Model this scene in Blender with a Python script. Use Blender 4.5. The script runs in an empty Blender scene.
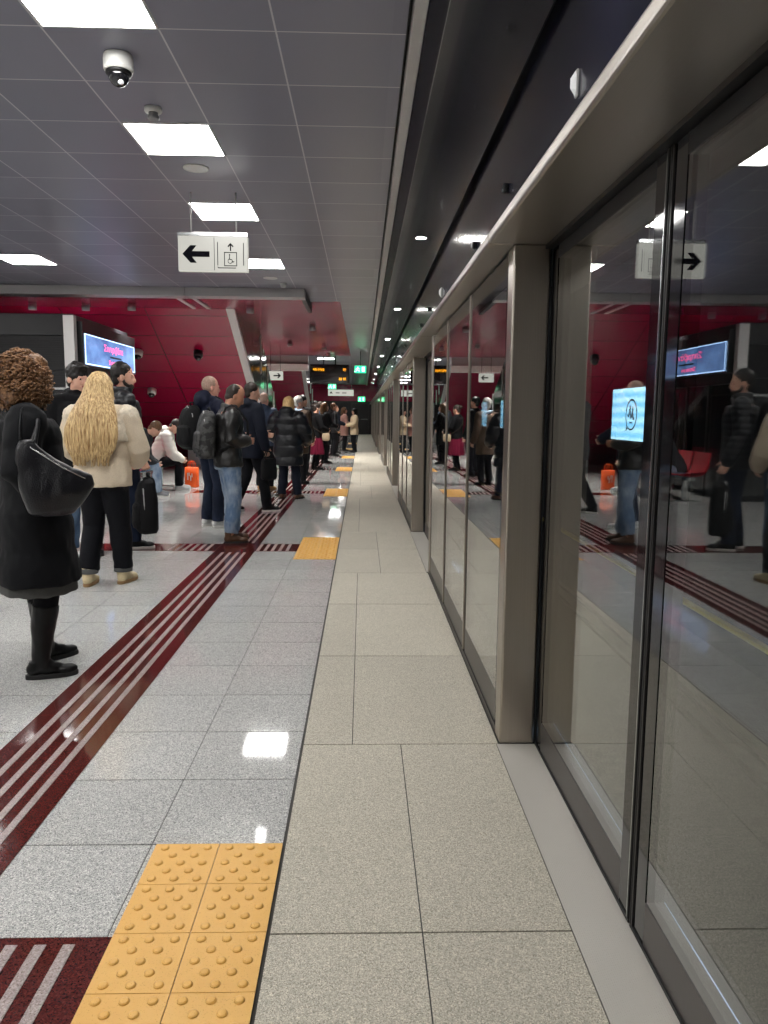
import bpy, math, random
import numpy as np
from mathutils import Vector, Matrix
R_ = math.radians
COL = bpy.context.scene.collection
random.seed(7)

# ------------------------------------------------------------------ mesh builder
class MB:
    def __init__(s): s.v = []; s.f = []; s.m = []
    def add(s, vs, fs, m=0):
        b = len(s.v); s.v += [tuple(v) for v in vs]; s.f += [tuple(i + b for i in f) for f in fs]; s.m += [m] * len(fs)
        return s
    def xf(s, start, fn):
        for i in range(start, len(s.v)): s.v[i] = tuple(fn(Vector(s.v[i])))
    def box(s, x0, x1, y0, y1, z0, z1, m=0):
        vs = [(x, y, z) for z in (z0, z1) for y in (y0, y1) for x in (x0, x1)]
        return s.add(vs, [(0, 2, 3, 1), (4, 5, 7, 6), (0, 1, 5, 4), (2, 6, 7, 3), (0, 4, 6, 2), (1, 3, 7, 5)], m)
    def prism(s, poly, fn, t, m=0):
        # polygon (list of 2D) mapped by fn(u, v, w), extruded w in 0..t
        n = len(poly)
        vs = [fn(u, v, 0) for u, v in poly] + [fn(u, v, t) for u, v in poly]
        fs = [tuple(range(n))[::-1], tuple(range(n, 2 * n))] + [(i, (i + 1) % n, n + (i + 1) % n, n + i) for i in range(n)]
        return s.add(vs, fs, m)
    def tube(s, pts, radii, n=12, m=0, cap=True, flat=1.0, up=None):
        pts = [Vector(p) for p in pts]
        if not hasattr(radii, '__len__'): radii = [radii] * len(pts)
        if cap:   # rounded ends
            d0 = (pts[0] - pts[1]).normalized(); d1 = (pts[-1] - pts[-2]).normalized()
            r0, r1 = radii[0], radii[-1]
            P = [pts[0] + d0 * r0 * .95, pts[0] + d0 * r0 * .6] + pts + [pts[-1] + d1 * r1 * .6, pts[-1] + d1 * r1 * .95]
            Rr = [r0 * .3, r0 * .8] + list(radii) + [r1 * .8, r1 * .3]
        else: P = pts; Rr = list(radii)
        rings = []; nrm = None
        for i, p in enumerate(P):
            a = P[max(i - 1, 0)]; b = P[min(i + 1, len(P) - 1)]
            t = (b - a).normalized()
            if nrm is None:
                ref = Vector(up) if up else (Vector((0, 0, 1)) if abs(t.z) < .9 else Vector((0, 1, 0)))
                nrm = (ref - t * ref.dot(t)).normalized()
            else: nrm = (nrm - t * nrm.dot(t)).normalized()
            bi = t.cross(nrm)
            rings.append([p + (nrm * math.cos(q) * flat + bi * math.sin(q)) * Rr[i] for q in [2 * math.pi * k / n for k in range(n)]])
        return s.rings(rings, m)
    def rings(s, rings, m=0):
        n = len(rings[0]); vs = [v for r in rings for v in r]
        fs = [(i * n + j, i * n + (j + 1) % n, (i + 1) * n + (j + 1) % n, (i + 1) * n + j) for i in range(len(rings) - 1) for j in range(n)]
        fs += [tuple(range(n))[::-1], tuple((len(rings) - 1) * n + j for j in range(n))]
        return s.add(vs, fs, m)
    def loft(s, rr, n=22, m=0, e=1.0):
        # rr: (x, y, z, rx, ry) horizontal ellipses
        out = []
        for (x, y, z, rx, ry) in rr:
            ring = []
            for k in range(n):
                q = 2 * math.pi * k / n; c, sn = math.cos(q), math.sin(q)
                ring.append((x + rx * math.copysign(abs(c) ** e, c), y + ry * math.copysign(abs(sn) ** e, sn), z))
            out.append(ring)
        return s.rings(out, m)
    def ell(s, c, r, n=14, k=9, m=0, rot=None):
        rings = []
        for i in range(k):
            a = -math.pi / 2 + math.pi * (i + .5) / k
            ring = []
            for j in range(n):
                q = 2 * math.pi * j / n
                v = Vector((r[0] * math.cos(a) * math.cos(q), r[1] * math.cos(a) * math.sin(q), r[2] * math.sin(a)))
                if rot: v = rot @ v
                ring.append(Vector(c) + v)
            rings.append(ring)
        return s.rings(rings, m)
    def lathe(s, prof, c=(0, 0, 0), n=32, m=0):
        return s.rings([[(c[0] + r * math.cos(2 * math.pi * j / n), c[1] + r * math.sin(2 * math.pi * j / n), c[2] + z) for j in range(n)] for r, z in prof], m)
    def mesh(s, name):
        me = bpy.data.meshes.new(name); me.from_pydata(s.v, [], s.f)
        if any(s.m): me.polygons.foreach_set('material_index', s.m)
        me.update(); return me
    def build(s, name, mats, parent=None, loc=(0, 0, 0), rz=0, smooth=False, bevel=0, seg=2):
        o = bpy.data.objects.new(name, s.mesh(name)); COL.objects.link(o)
        return fin(o, mats, parent, loc, rz, smooth, bevel, seg)

def fin(o, mats, parent=None, loc=(0, 0, 0), rz=0, smooth=False, bevel=0, seg=2):
    for mt in (mats if isinstance(mats, (list, tuple)) else [mats]): o.data.materials.append(mt)
    o.location = loc; o.rotation_euler = (0, 0, rz)
    if parent: o.parent = parent
    if smooth: o.data.polygons.foreach_set('use_smooth', [True] * len(o.data.polygons))
    if bevel:
        b = o.modifiers.new('bevel', 'BEVEL'); b.width = bevel; b.segments = seg; b.limit_method = 'ANGLE'; b.angle_limit = R_(35)
    return o

def tag(o, label=None, cat=None, group=None, kind=None):
    if label: o['label'] = label
    if cat: o['category'] = cat
    if group: o['group'] = group
    if kind: o['kind'] = kind
    return o
def empty(name, loc=(0, 0, 0), rz=0):
    o = bpy.data.objects.new(name, None); COL.objects.link(o); o.location = loc; o.rotation_euler = (0, 0, rz); o.empty_display_size = .1
    return o
def struct(o): o['kind'] = 'structure'; return o
def copy_tree(o, parent=None):
    c = o.copy(); COL.objects.link(c)
    if parent: c.parent = parent
    for ch in list(o.children): copy_tree(ch, c)
    return c
def text_mesh(body, size, name='lettering'):
    cu = bpy.data.curves.new('tmp', 'FONT'); cu.body = body; cu.size = size; cu.align_x = 'CENTER'; cu.align_y = 'CENTER'; cu.extrude = .0015
    o = bpy.data.objects.new('tmp', cu); COL.objects.link(o)
    dg = bpy.context.evaluated_depsgraph_get()
    me = bpy.data.meshes.new_from_object(o.evaluated_get(dg)); me.name = name
    bpy.data.objects.remove(o); bpy.data.curves.remove(cu)
    return me
def text(body, size, mat, parent, fn, name='lettering', extra=None):
    me = text_mesh(body, size, name)
    for v in me.vertices: v.co = fn(v.co.x, v.co.y, v.co.z)
    me.materials.clear()
    o = bpy.data.objects.new(name, me); COL.objects.link(o)
    return fin(o, mat, parent)

def remesh(mb, voxel, smooth=2, sf=.5):
    me = mb.mesh('tmp'); o = bpy.data.objects.new('tmp', me); COL.objects.link(o)
    r = o.modifiers.new('r', 'REMESH'); r.mode = 'VOXEL'; r.voxel_size = voxel
    if smooth:
        q = o.modifiers.new('s', 'SMOOTH'); q.iterations = smooth; q.factor = sf
    dg = bpy.context.evaluated_depsgraph_get()
    out = bpy.data.meshes.new_from_object(o.evaluated_get(dg))
    bpy.data.objects.remove(o); bpy.data.meshes.remove(me)
    out.materials.clear()
    return out
def get(me, attr='co'):
    n = len(me.vertices); a = np.empty(n * 3, np.float32)
    if attr == 'co': me.vertices.foreach_get('co', a)
    else: me.vertices.foreach_get('normal', a)
    return a.reshape(-1, 3)
def put(me, P): me.vertices.foreach_set('co', np.ascontiguousarray(P, np.float32).ravel()); me.update()
_rng = np.random.default_rng(3)
_K = _rng.normal(size=(24, 3)); _K /= np.linalg.norm(_K, axis=1)[:, None]; _PH = _rng.uniform(0, 6.28, 24)
def nz(P, scale, oct=3, seed=0):
    # smooth pseudo-noise, about -1..1
    out = np.zeros(len(P)); amp = 1.; tot = 0
    for o in range(oct):
        k = _K[(np.arange(6) + 6 * ((o + seed) % 4)) % 24]; ph = _PH[(np.arange(6) + 6 * ((o + seed) % 4)) % 24] + seed * 1.7
        w = P * scale * (2.1 ** o)
        w = w + .35 * np.sin(w[:, [1, 2, 0]] * 1.7 + seed)
        out += amp * np.sin(w @ k.T * 2.2 + ph).mean(1) * 1.8; tot += amp; amp *= .5
    return out / tot
def remeshed(name, mb, voxel, mats, parent=None, smooth=2, disp=None, post=None, loc=(0, 0, 0), rz=0, sf=.5):
    me = remesh(mb, voxel, smooth, sf)
    P = get(me)
    if disp is not None: P = P + get(me, 'n') * np.asarray(disp(P))[:, None]
    if post is not None: P = post(P)
    put(me, P); me.name = name
    o = bpy.data.objects.new(name, me); COL.objects.link(o)
    return fin(o, mats, parent, loc, rz, smooth=True)

# ------------------------------------------------------------------ materials
class NT:
    def __init__(s, name):
        s.mat = bpy.data.materials.new(name); s.mat.use_nodes = True; s.n = s.mat.node_tree.nodes; s.l = s.mat.node_tree.links
        s.b = s.n['Principled BSDF']; s.out = s.n['Material Output']
    def new(s, t, **kw):
        o = s.n.new(t)
        for k, v in kw.items(): setattr(o, k, v)
        return o
    def put(s, i, v):
        if isinstance(v, bpy.types.NodeSocket): s.l.new(v, i)
        else: i.default_value = v
    def math(s, op, a, b=None, c=None):
        o = s.new('ShaderNodeMath', operation=op)
        for i, v in enumerate((a, b, c)):
            if v is not None: s.put(o.inputs[i], v)
        return o.outputs[0]
    def mix(s, fac, a, b):
        o = s.new('ShaderNodeMix', data_type='RGBA'); s.put(o.inputs[0], fac)
        s.put(o.inputs[6], a if isinstance(a, bpy.types.NodeSocket) else (*a, 1)); s.put(o.inputs[7], b if isinstance(b, bpy.types.NodeSocket) else (*b, 1))
        return o.outputs[2]
    def coord(s, k='Object'): return s.new('ShaderNodeTexCoord').outputs[k]
    def sep(s, v):
        o = s.new('ShaderNodeSeparateXYZ'); s.l.new(v, o.inputs[0]); return o.outputs
    def mapped(s, v, scale):
        o = s.new('ShaderNodeMapping'); s.l.new(v, o.inputs[0]); o.inputs['Scale'].default_value = scale; return o.outputs[0]
    def noise(s, vec, scale, detail=4, rough=.55):
        o = s.new('ShaderNodeTexNoise'); s.l.new(vec, o.inputs['Vector']); o.inputs['Scale'].default_value = scale; o.inputs['Detail'].default_value = detail; o.inputs['Roughness'].default_value = rough
        return o.outputs['Fac']
    def vor(s, vec, scale):
        o = s.new('ShaderNodeTexVoronoi'); s.l.new(vec, o.inputs['Vector']); o.inputs['Scale'].default_value = scale; return o.outputs
    def ramp(s, fac, a, b):
        o = s.new('ShaderNodeMapRange'); s.l.new(fac, o.inputs[0]); o.inputs[1].default_value = a; o.inputs[2].default_value = b; return o.outputs[0]
    def bump(s, h, strength=.3, dist=.01):
        o = s.new('ShaderNodeBump'); s.l.new(h, o.inputs['Height']); o.inputs['Strength'].default_value = strength; o.inputs['Distance'].default_value = dist
        s.l.new(o.outputs[0], s.b.inputs['Normal'])
    def line(s, c, off, pitch, hw):
        # 1 on joint lines at off + k*pitch
        t = s.math('FRACT', s.math('ADD', s.math('DIVIDE', s.math('SUBTRACT', c, off), pitch), .5))
        return s.math('LESS_THAN', s.math('ABSOLUTE', s.math('SUBTRACT', t, .5)), hw / pitch)
    def col(s, v): s.put(s.b.inputs['Base Color'], v if isinstance(v, bpy.types.NodeSocket) else (*v, 1)); return s
    def set(s, rough=None, metal=None, spec=None, coat=None, coatr=None, ior=None, sheen=None):
        for k, v in (('Roughness', rough), ('Metallic', metal), ('Specular IOR Level', spec), ('Coat Weight', coat), ('Coat Roughness', coatr), ('IOR', ior), ('Sheen Weight', sheen)):
            if v is not None: s.put(s.b.inputs[k], v)
        return s
def srgb(r, g, b):
    f = lambda c: (c / 255 / 12.92) if c <= 10.31 else ((c / 255 + .055) / 1.055) ** 2.4
    return (f(r), f(g), f(b))
def plain(name, c, rough=.5, metal=0, spec=.5, coat=0, nscale=0, namp=.15, bump=0, bscale=80):
    t = NT(name); t.set(rough, metal, spec, coat)
    if nscale:
        n = t.noise(t.coord(), nscale)
        t.col(t.mix(n, tuple(x * (1 - namp) for x in c), tuple(min(1, x * (1 + namp)) for x in c)))
    else: t.col(c)
    if bump: t.bump(t.noise(t.coord(), bscale), bump, .004)
    return t.mat
def emit(name, c, strength, tex=None):
    t = NT(name); t.col((.02, .02, .02)).set(.3)
    t.b.inputs['Emission Color'].default_value = (*c, 1); t.b.inputs['Emission Strength'].default_value = strength
    return t.mat
M = {}
def granite(name, lo, mid, hi, rough, spec=.5, var=.06, scale=260):
    t = NT(name); v = t.coord()
    vc = t.sep(t.vor(v, scale)[1]); n = t.ramp(vc[0], .1, .9); n2 = vc[1]
    isl = t.new('ShaderNodeNewGeometry').outputs['Random Per Island']
    c = t.mix(n, lo, hi); c = t.mix(t.math('MULTIPLY', t.ramp(n2, .2, .8), .75), c, mid)
    big = t.noise(v, 1.3, 4)
    k = t.math('ADD', t.math('MULTIPLY', t.math('SUBTRACT', isl, .5), var * 2), t.math('ADD', .9, t.math('MULTIPLY', big, .2)))
    o = t.new('ShaderNodeVectorMath', operation='SCALE'); t.l.new(c, o.inputs[0]); t.l.new(k, o.inputs['Scale'])
    t.col(o.outputs[0]).set(None, 0, spec)
    t.put(t.b.inputs['Roughness'], t.math('ADD', rough, t.math('MULTIPLY', t.noise(v, 6, 3), rough * .4)))
    return t.mat
M['grey_granite'] = granite('grey_granite', srgb(118, 119, 119), srgb(182, 182, 180), srgb(236, 235, 230), .045, .6, .05, 330)
M['beige_granite'] = granite('beige_granite', srgb(134, 129, 116), srgb(178, 172, 158), srgb(228, 221, 204), .5, .35, .06, 400)
M['red_granite'] = granite('red_granite', srgb(46, 18, 18), srgb(84, 34, 32), srgb(108, 52, 48), .06, .6, .05, 300)
M['stripe_stone'] = granite('stripe_stone', srgb(120, 104, 100), srgb(165, 150, 146), srgb(190, 176, 172), .3, .4, .04, 300)
M['joint'] = plain('joint', srgb(66, 64, 61), .8)
def tact():
    t = NT('yellow_tile'); v = t.coord()
    n = t.noise(v, 5, 4); n2 = t.noise(v, 300, 2)
    c = t.mix(n, srgb(222, 168, 82), srgb(236, 188, 106)); c = t.mix(t.ramp(n2, .62, .72), c, srgb(200, 148, 70))
    isl = t.new('ShaderNodeNewGeometry').outputs['Random Per Island']
    t.col(c).set(.45, 0, .4); return t.mat
M['yellow'] = tact()
def brushed(name, c, rough=.28, vert=True):
    t = NT(name); v = t.coord()
    n = t.noise(t.mapped(v, (700, 700, 3) if vert else (700, 3, 700)), 1, 3)
    t.col(t.mix(n, tuple(x * .85 for x in c), tuple(min(1, x * 1.12) for x in c))).set(None, 1)
    t.put(t.b.inputs['Roughness'], t.math('ADD', rough - .05, t.math('MULTIPLY', n, .12)))
    return t.mat
M['steel'] = brushed('brushed_steel', srgb(176, 168, 158), .3)
M['steel_long'] = brushed('brushed_steel_lengthwise', srgb(168, 162, 154), .34, False)
M['sill'] = plain('ribbed_sill', srgb(196, 192, 184), .42, .25, nscale=3, namp=.05)
M['dark_alu'] = plain('dark_aluminium', srgb(58, 56, 56), .35, .7, nscale=40)
M['black_frame'] = plain('black_frame', srgb(14, 14, 16), .35)
M['rubber'] = plain('black_rubber', (.006, .006, .007), .55)
def ceil_mat():
    t = NT('grey_ceiling_panels'); v = t.coord(); s = t.sep(v)
    ln = t.math('MAXIMUM', t.math('MULTIPLY', t.line(s[0], -1.05, .597, .0048), t.math('LESS_THAN', s[0], -.3)), t.line(s[1], 3.53, .636, .0048))
    n = t.noise(v, .9, 3)
    # faint brightness change from panel to panel
    cx = t.math('FLOOR', t.math('DIVIDE', t.math('SUBTRACT', s[0], -1.05), .597)); cy = t.math('FLOOR', t.math('DIVIDE', t.math('SUBTRACT', s[1], 3.53), .636))
    cc = t.new('ShaderNodeCombineXYZ'); t.l.new(cx, cc.inputs[0]); t.l.new(cy, cc.inputs[1])
    wn = t.new('ShaderNodeTexWhiteNoise'); t.l.new(cc.outputs[0], wn.inputs[0])
    c = t.mix(wn.outputs['Value'], srgb(123, 123, 137), srgb(134, 134, 148)); c = t.mix(ln, c, srgb(200, 198, 202))
    t.col(c).set(None, .0, .5); t.put(t.b.inputs['Roughness'], t.math('ADD', .3, t.math('MULTIPLY', n, .1)))
    t.bump(t.math('SUBTRACT', 1.0, ln), .25, .004)
    return t.mat
M['ceiling'] = ceil_mat()
def red_mat(name, px, py, ox=0, oy=0, axis=(0, 1)):
    t = NT(name); v = t.coord(); s = t.sep(v)
    ln = t.math('MAXIMUM', t.line(s[axis[0]], ox, px, .006), t.line(s[axis[1]], oy, py, .006))
    t.col(t.mix(ln, srgb(146, 10, 54), srgb(64, 4, 26))).set(.27, 0, .5, .35, .16)
    t.bump(t.math('SUBTRACT', 1.0, ln), .3, .004)
    return t.mat
M['red_slope'] = red_mat('red_lacquer_slope', 1.6, .62, -4.1, 15.49)
M['red_ceiling'] = red_mat('red_lacquer_ceiling', 2.4, 1.2, -.4, 13.58)
M['red_wall'] = red_mat('red_lacquer_wall', 1.6, .9, 0, 2.2, (0, 2))
def gloss_dark(name, c, rough, py, oy, coat=.3):
    t = NT(name); v = t.coord(); s = t.sep(v); ln = t.line(s[1], oy, py, .006)
    n = t.noise(v, 2.2, 5, .6)
    t.col(t.mix(ln, c, (.002, .002, .002))).set(None, 0, .6, coat, .05)
    t.put(t.b.inputs['Roughness'], t.math('ADD', rough, t.math('MULTIPLY', n, .08)))
    return t.mat
M['soffit'] = gloss_dark('dark_soffit_panel', srgb(46, 47, 56), .16, 5.73, 5.6)
M['fascia'] = gloss_dark('dark_fascia_panel', srgb(28, 30, 46), .17, 5.73, 5.8)
M['dark_clad'] = plain('dark_cladding', srgb(22, 21, 24), .3, 0, .4, .0, nscale=3)
def louvre():
    t = NT('black_louvre'); s = t.sep(t.coord())
    w = t.math('FRACT', t.math('DIVIDE', s[2], .035))
    t.col(srgb(22, 21, 24)).set(.35, .0); t.bump(w, .8, .01); return t.mat
M['louvre'] = louvre()
def steel_gloss():
    t = NT('dark_mirror_cladding'); v = t.coord()
    t.col(srgb(70, 68, 68)).set(.1, 1); t.bump(t.noise(v, 1.6, 2), .25, .05); return t.mat
M['dark_mirror'] = steel_gloss()
def glass(name, N, tint, R0=.04):
    t = NT(name); t.n.remove(t.b)
    g = t.new('ShaderNodeNewGeometry'); d = t.new('ShaderNodeVectorMath', operation='DOT_PRODUCT')
    t.l.new(g.outputs['Incoming'], d.inputs[0]); t.l.new(g.outputs['Normal'], d.inputs[1])
    c = t.math('ABSOLUTE', d.outputs['Value'])
    R = t.math('ADD', R0, t.math('MULTIPLY', 1 - R0, t.math('POWER', t.math('SUBTRACT', 1.0, c), 5.0)))
    R = t.math('DIVIDE', t.math('MULTIPLY', R, float(N)), t.math('ADD', 1.0, t.math('MULTIPLY', R, N - 1.0)))
    gl = t.new('ShaderNodeBsdfGlossy'); gl.inputs['Roughness'].default_value = .0; gl.inputs['Color'].default_value = (.96, .97, .97, 1)
    tr = t.new('ShaderNodeBsdfTransparent'); tr.inputs['Color'].default_value = (*tint, 1)
    mx = t.new('ShaderNodeMixShader'); t.l.new(R, mx.inputs[0]); t.l.new(tr.outputs[0], mx.inputs[1]); t.l.new(gl.outputs[0], mx.inputs[2])
    t.l.new(mx.outputs[0], t.out.inputs['Surface']); return t.mat
M['glass'] = glass('door_glass', 2.4, (.86, .88, .88))
M['window_glass'] = glass('kiosk_glass', 1.5, (.5, .52, .56))
M['black_gloss'] = plain('black_gloss_frame', srgb(16, 16, 18), .06, 0, .6)
M['glint_glow'] = emit('glint_glow', srgb(170, 205, 245), 1.4)  # self-lit colour standing in for the pale glint on the rails
def groove():
    t = NT('grooved_rail'); s = t.sep(t.coord()); w = t.math('FRACT', t.math('DIVIDE', s[2], .008))
    t.col(srgb(92, 88, 86)).set(.38, .75); t.bump(w, .25, .002); return t.mat
M['grooved'] = groove()
M['light'] = emit('light_diffuser', (1, .985, .96), 13)
M['downlight'] = emit('downlight_lens', (1, .97, .92), 90)
M['spot_lens'] = emit('spot_lens', (1, .97, .92), 4)
M['light_frame'] = plain('light_frame', srgb(210, 210, 208), .4)
M['white_plastic'] = plain('white_plastic', srgb(222, 222, 218), .4, nscale=30, namp=.03)
M['grey_plastic'] = plain('grey_plastic', srgb(150, 150, 150), .45)
M['dark_glass_dome'] = plain('smoked_dome', (.01, .01, .012), .06, 0, .8)
M['sign_white'] = emit('sign_face', srgb(235, 233, 222), .3)
M['sign_black'] = plain('sign_black', srgb(8, 8, 16), .8, 0, .1)
M['chrome'] = plain('satin_aluminium', srgb(190, 192, 192), .25, 1, nscale=20)
M['grey_trim'] = plain('light_grey_trim', srgb(196, 193, 191), .45, .1, nscale=5, namp=.05)
M['beam'] = plain('grey_beam', srgb(172, 169, 169), .4, .0, nscale=4, namp=.05)
M['dark_wall'] = plain('dark_wall', srgb(40, 39, 41), .5, nscale=3)
M['pale_wall'] = plain('pale_wall', srgb(190, 188, 184), .6, nscale=3, namp=.04)
M['concrete'] = plain('tunnel_concrete', srgb(70, 68, 66), .9, nscale=4, namp=.3, bump=.3, bscale=20)
M['ballast'] = plain('track_bed', srgb(46, 44, 42), .9, nscale=8, namp=.3, bump=.5, bscale=30)
M['rail'] = plain('rail_steel', srgb(200, 205, 215), .16, 1, nscale=30)
M['rail_yellow'] = emit('yellow_rail_cover', srgb(150, 132, 20), .06); M['rail_yellow'].node_tree.nodes['Principled BSDF'].inputs['Base Color'].default_value = (*srgb(225, 200, 40), 1); M['rail_yellow'].node_tree.nodes['Principled BSDF'].inputs['Emission Strength'].default_value = 0
def screen_mat():
    t = NT('trackside_screen'); v = t.coord(); s = t.sep(v)
    w = t.math('SINE', t.math('ADD', t.math('MULTIPLY', s[2], 42.0), t.math('MULTIPLY', t.noise(v, 2.5, 2), 2.5)))
    c = t.mix(t.math('ADD', .5, t.math('MULTIPLY', w, .5)), srgb(120, 196, 240), srgb(176, 228, 252))
    t.col((.02, .02, .02)); t.l.new(c, t.b.inputs['Emission Color']); t.b.inputs['Emission Strength'].default_value = 1.35
    return t.mat
M['screen'] = screen_mat()
def tv_mat():
    t = NT('blue_display'); v = t.coord(); n = t.noise(t.mapped(v, (1, .8, 1.6)), 1.6, 3)
    c = t.mix(t.ramp(n, .3, .7), srgb(48, 74, 124), srgb(112, 150, 204))
    t.col((.02, .02, .03)).set(.15); t.l.new(c, t.b.inputs['Emission Color']); t.b.inputs['Emission Strength'].default_value = .9
    return t.mat
M['tv_screen'] = tv_mat()
M['tv_edge'] = emit('display_edge_light', srgb(170, 205, 250), 1.5)
M['tv_text'] = emit('display_red_letters', srgb(255, 80, 140), 1.3)
M['exit_green'] = emit('exit_green', srgb(20, 205, 120), 1.6)
M['exit_white'] = emit('exit_white', srgb(200, 255, 225), 1.6)
M['amber'] = emit('amber_dots', srgb(255, 165, 20), 1.3)
M['board_black'] = plain('board_black', srgb(16, 16, 17), .12, 0, .6)
M['ink'] = plain('screen_ink', srgb(20, 40, 60), .5)
M['orange_bag'] = plain('orange_bag', srgb(240, 92, 18), .5, nscale=14, namp=.12)
M['bench_red'] = plain('bench_red', srgb(190, 20, 44), .3, 0, .5, .3, nscale=6, namp=.05)
M['lens_glass'] = plain('clear_lens', srgb(235, 238, 240), .08, 0, .8, 1)
M['white_gloss'] = plain('white_gloss_panel', srgb(225, 222, 224), .15, 0, .5, .5, nscale=3, namp=.03)

# clothing
def cloth(name, c, rough=.8, amp=.15, fine=220, bump=.25, spec=.22, coat=0, mid=12):
    t = NT(name); v = t.coord()
    a = t.noise(v, mid, 4); b = t.noise(v, fine, 2)
    c1 = t.mix(a, tuple(x * (1 - amp) for x in c), tuple(min(1, x * (1 + amp)) for x in c)); c1 = t.mix(t.ramp(b, .3, .7), tuple(x * .82 for x in c), c1)
    t.col(c1).set(rough, 0, spec, coat, .2, None, 0); t.bump(b, bump, .003); return t.mat
def leather(name, c, rough=.33):
    t = NT(name); v = t.coord(); vo = t.vor(v, 140)
    t.col(t.mix(t.noise(v, 9, 4), tuple(x * .7 for x in c), tuple(min(1, x * 1.25) for x in c))).set(rough, 0, .5); t.bump(t.math('ADD', vo[0], t.math('MULTIPLY', t.noise(v, 22, 4), 2.0)), .3, .004); return t.mat
def denim(name, c, fade):
    t = NT(name); v = t.coord(); n = t.noise(t.mapped(v, (1, 1, .5)), 9, 4)
    w = t.noise(t.mapped(v, (300, 300, 120)), 1, 2)
    cc = t.mix(t.ramp(n, .38, .68), c, fade); cc = t.mix(t.math('MULTIPLY', w, .35), cc, tuple(x * .5 for x in c))
    t.col(cc).set(.85, 0, .25); t.bump(w, .2, .002); return t.mat
def hairmat(name, a, b, rough=.4, mode='v'):
    t = NT(name); v = t.coord()
    n = t.noise(t.mapped(v, (95, 95, 7) if mode == 'v' else (60, 60, 60)), 1, 4, .6)
    t.col(t.mix(t.ramp(n, .33, .67), a, b)).set(rough, 0, .35); t.bump(n, .5, .004); return t.mat
def skin(name, c):
    t = NT(name); v = t.coord(); n = t.noise(v, 30, 4)
    t.col(t.mix(n, tuple(x * .88 for x in c), tuple(min(1, x * 1.08) for x in c))).set(.5, 0, .4)
    t.b.inputs['Subsurface Weight'].default_value = .12; t.b.inputs['Subsurface Radius'].default_value = (.01, .004, .002); t.b.inputs['Subsurface Scale'].default_value = .5
    return t.mat
M['skin'] = skin('skin', srgb(208, 160, 138)); M['skin_tan'] = skin('skin_tan', srgb(188, 138, 112)); M['skin_pink'] = skin('skin_pink', srgb(222, 164, 146))
M['lip'] = plain('lip', srgb(168, 92, 86), .45); M['eye'] = plain('eye', (.012, .01, .01), .15)
C = dict(black_puffer=cloth('black_puffer', srgb(15, 16, 21), .42, .2, 300, .12, .4), black_coat=cloth('black_coat', srgb(8, 9, 14), .75), black_cloth=cloth('black_cloth', srgb(13, 13, 16), .85),
    navy=cloth('navy_cloth', srgb(17, 22, 36), .75), navy_hood=cloth('navy_hood', srgb(18, 23, 44), .7), cream=cloth('cream_fleece', srgb(214, 198, 174), .9, .1, 160, .5), cream_plush=cloth('cream_plush', srgb(220, 208, 188), .95, .12, 60, .9),
    white_puffer=cloth('white_puffer', srgb(222, 218, 210), .5, .05), grey=cloth('grey_cloth', srgb(92, 92, 92), .85), darkgrey=cloth('dark_grey_cloth', srgb(52, 54, 58), .8), brown=cloth('brown_cloth', srgb(72, 60, 50), .8),
    slate=cloth('slate_cloth', srgb(62, 72, 92), .75), burgundy=cloth('burgundy_cloth', srgb(110, 18, 48), .8), beige=cloth('beige_cloth', srgb(188, 168, 140), .85), pink=cloth('pink_cloth', srgb(196, 152, 140), .85),
    dark_trouser=cloth('dark_trouser', srgb(9, 10, 17), .8), skirt_grey=cloth('grey_skirt', srgb(84, 84, 82), .9),
    leather=leather('black_leather', srgb(26, 25, 25), .36), boot=cloth('boot_leather', srgb(7, 7, 8), .36, .1, 200, .05, .3), brown_boot=leather('brown_boot_leather', srgb(84, 56, 36), .45), bag=leather('bag_leather', srgb(16, 16, 21), .3),
    jeans=denim('light_jeans', srgb(96, 120, 150), srgb(176, 190, 206)), jeans_dark=denim('dark_jeans', srgb(18, 25, 42), srgb(36, 46, 68)), jeans_mid=denim('mid_jeans', srgb(62, 84, 112), srgb(112, 134, 160)),
    pack_black=cloth('backpack_black', srgb(11, 11, 14), .7, .2, 400, .3), scarf=cloth('pale_scarf', srgb(168, 184, 200), .9),
    cream_shoe=cloth('cream_shoe', srgb(214, 196, 158), .6, .08), white_shoe=cloth('white_shoe', srgb(206, 206, 204), .6, .06), black_shoe=cloth('black_shoe', srgb(20, 20, 22), .5), tan_shoe=cloth('tan_shoe', srgb(186, 148, 100), .6), grey_shoe=cloth('grey_shoe', srgb(120, 122, 126), .6))
def camo():
    t = NT('grey_camo'); v = t.coord(); n = t.noise(v, 16, 3); n2 = t.noise(v, 300, 2)
    c = t.mix(t.ramp(n, .47, .53), srgb(26, 26, 27), srgb(66, 66, 66)); t.col(c).set(.6); t.bump(n2, .3, .003); return t.mat
C['camo'] = camo()
HM = dict(blonde=hairmat('blonde_hair', srgb(142, 104, 62), srgb(232, 204, 152), .42), curly=hairmat('curly_brown_hair', srgb(66, 44, 31), srgb(158, 116, 80), .5, 'n'), black=hairmat('black_hair', srgb(14, 12, 12), srgb(36, 31, 29), .45, 'n'),
    dark=hairmat('dark_brown_hair', srgb(28, 22, 19), srgb(58, 47, 40), .5, 'n'), grey=hairmat('grey_hair', srgb(132, 128, 124), srgb(196, 192, 186), .5, 'n'), stubble=hairmat('shaved_hair', srgb(150, 122, 108), srgb(190, 158, 142), .6, 'n'), brown=hairmat('brown_hair', srgb(70, 48, 34), srgb(120, 86, 58), .45), fair=hairmat('fair_hair', srgb(166, 124, 76), srgb(214, 180, 128), .45))
M['sole_dark'] = plain('sole_dark', srgb(26, 25, 25), .7); M['sole_white'] = plain('sole_white', srgb(212, 210, 205), .6); M['sole_tan'] = plain('sole_tan', srgb(150, 118, 80), .7)

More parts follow.
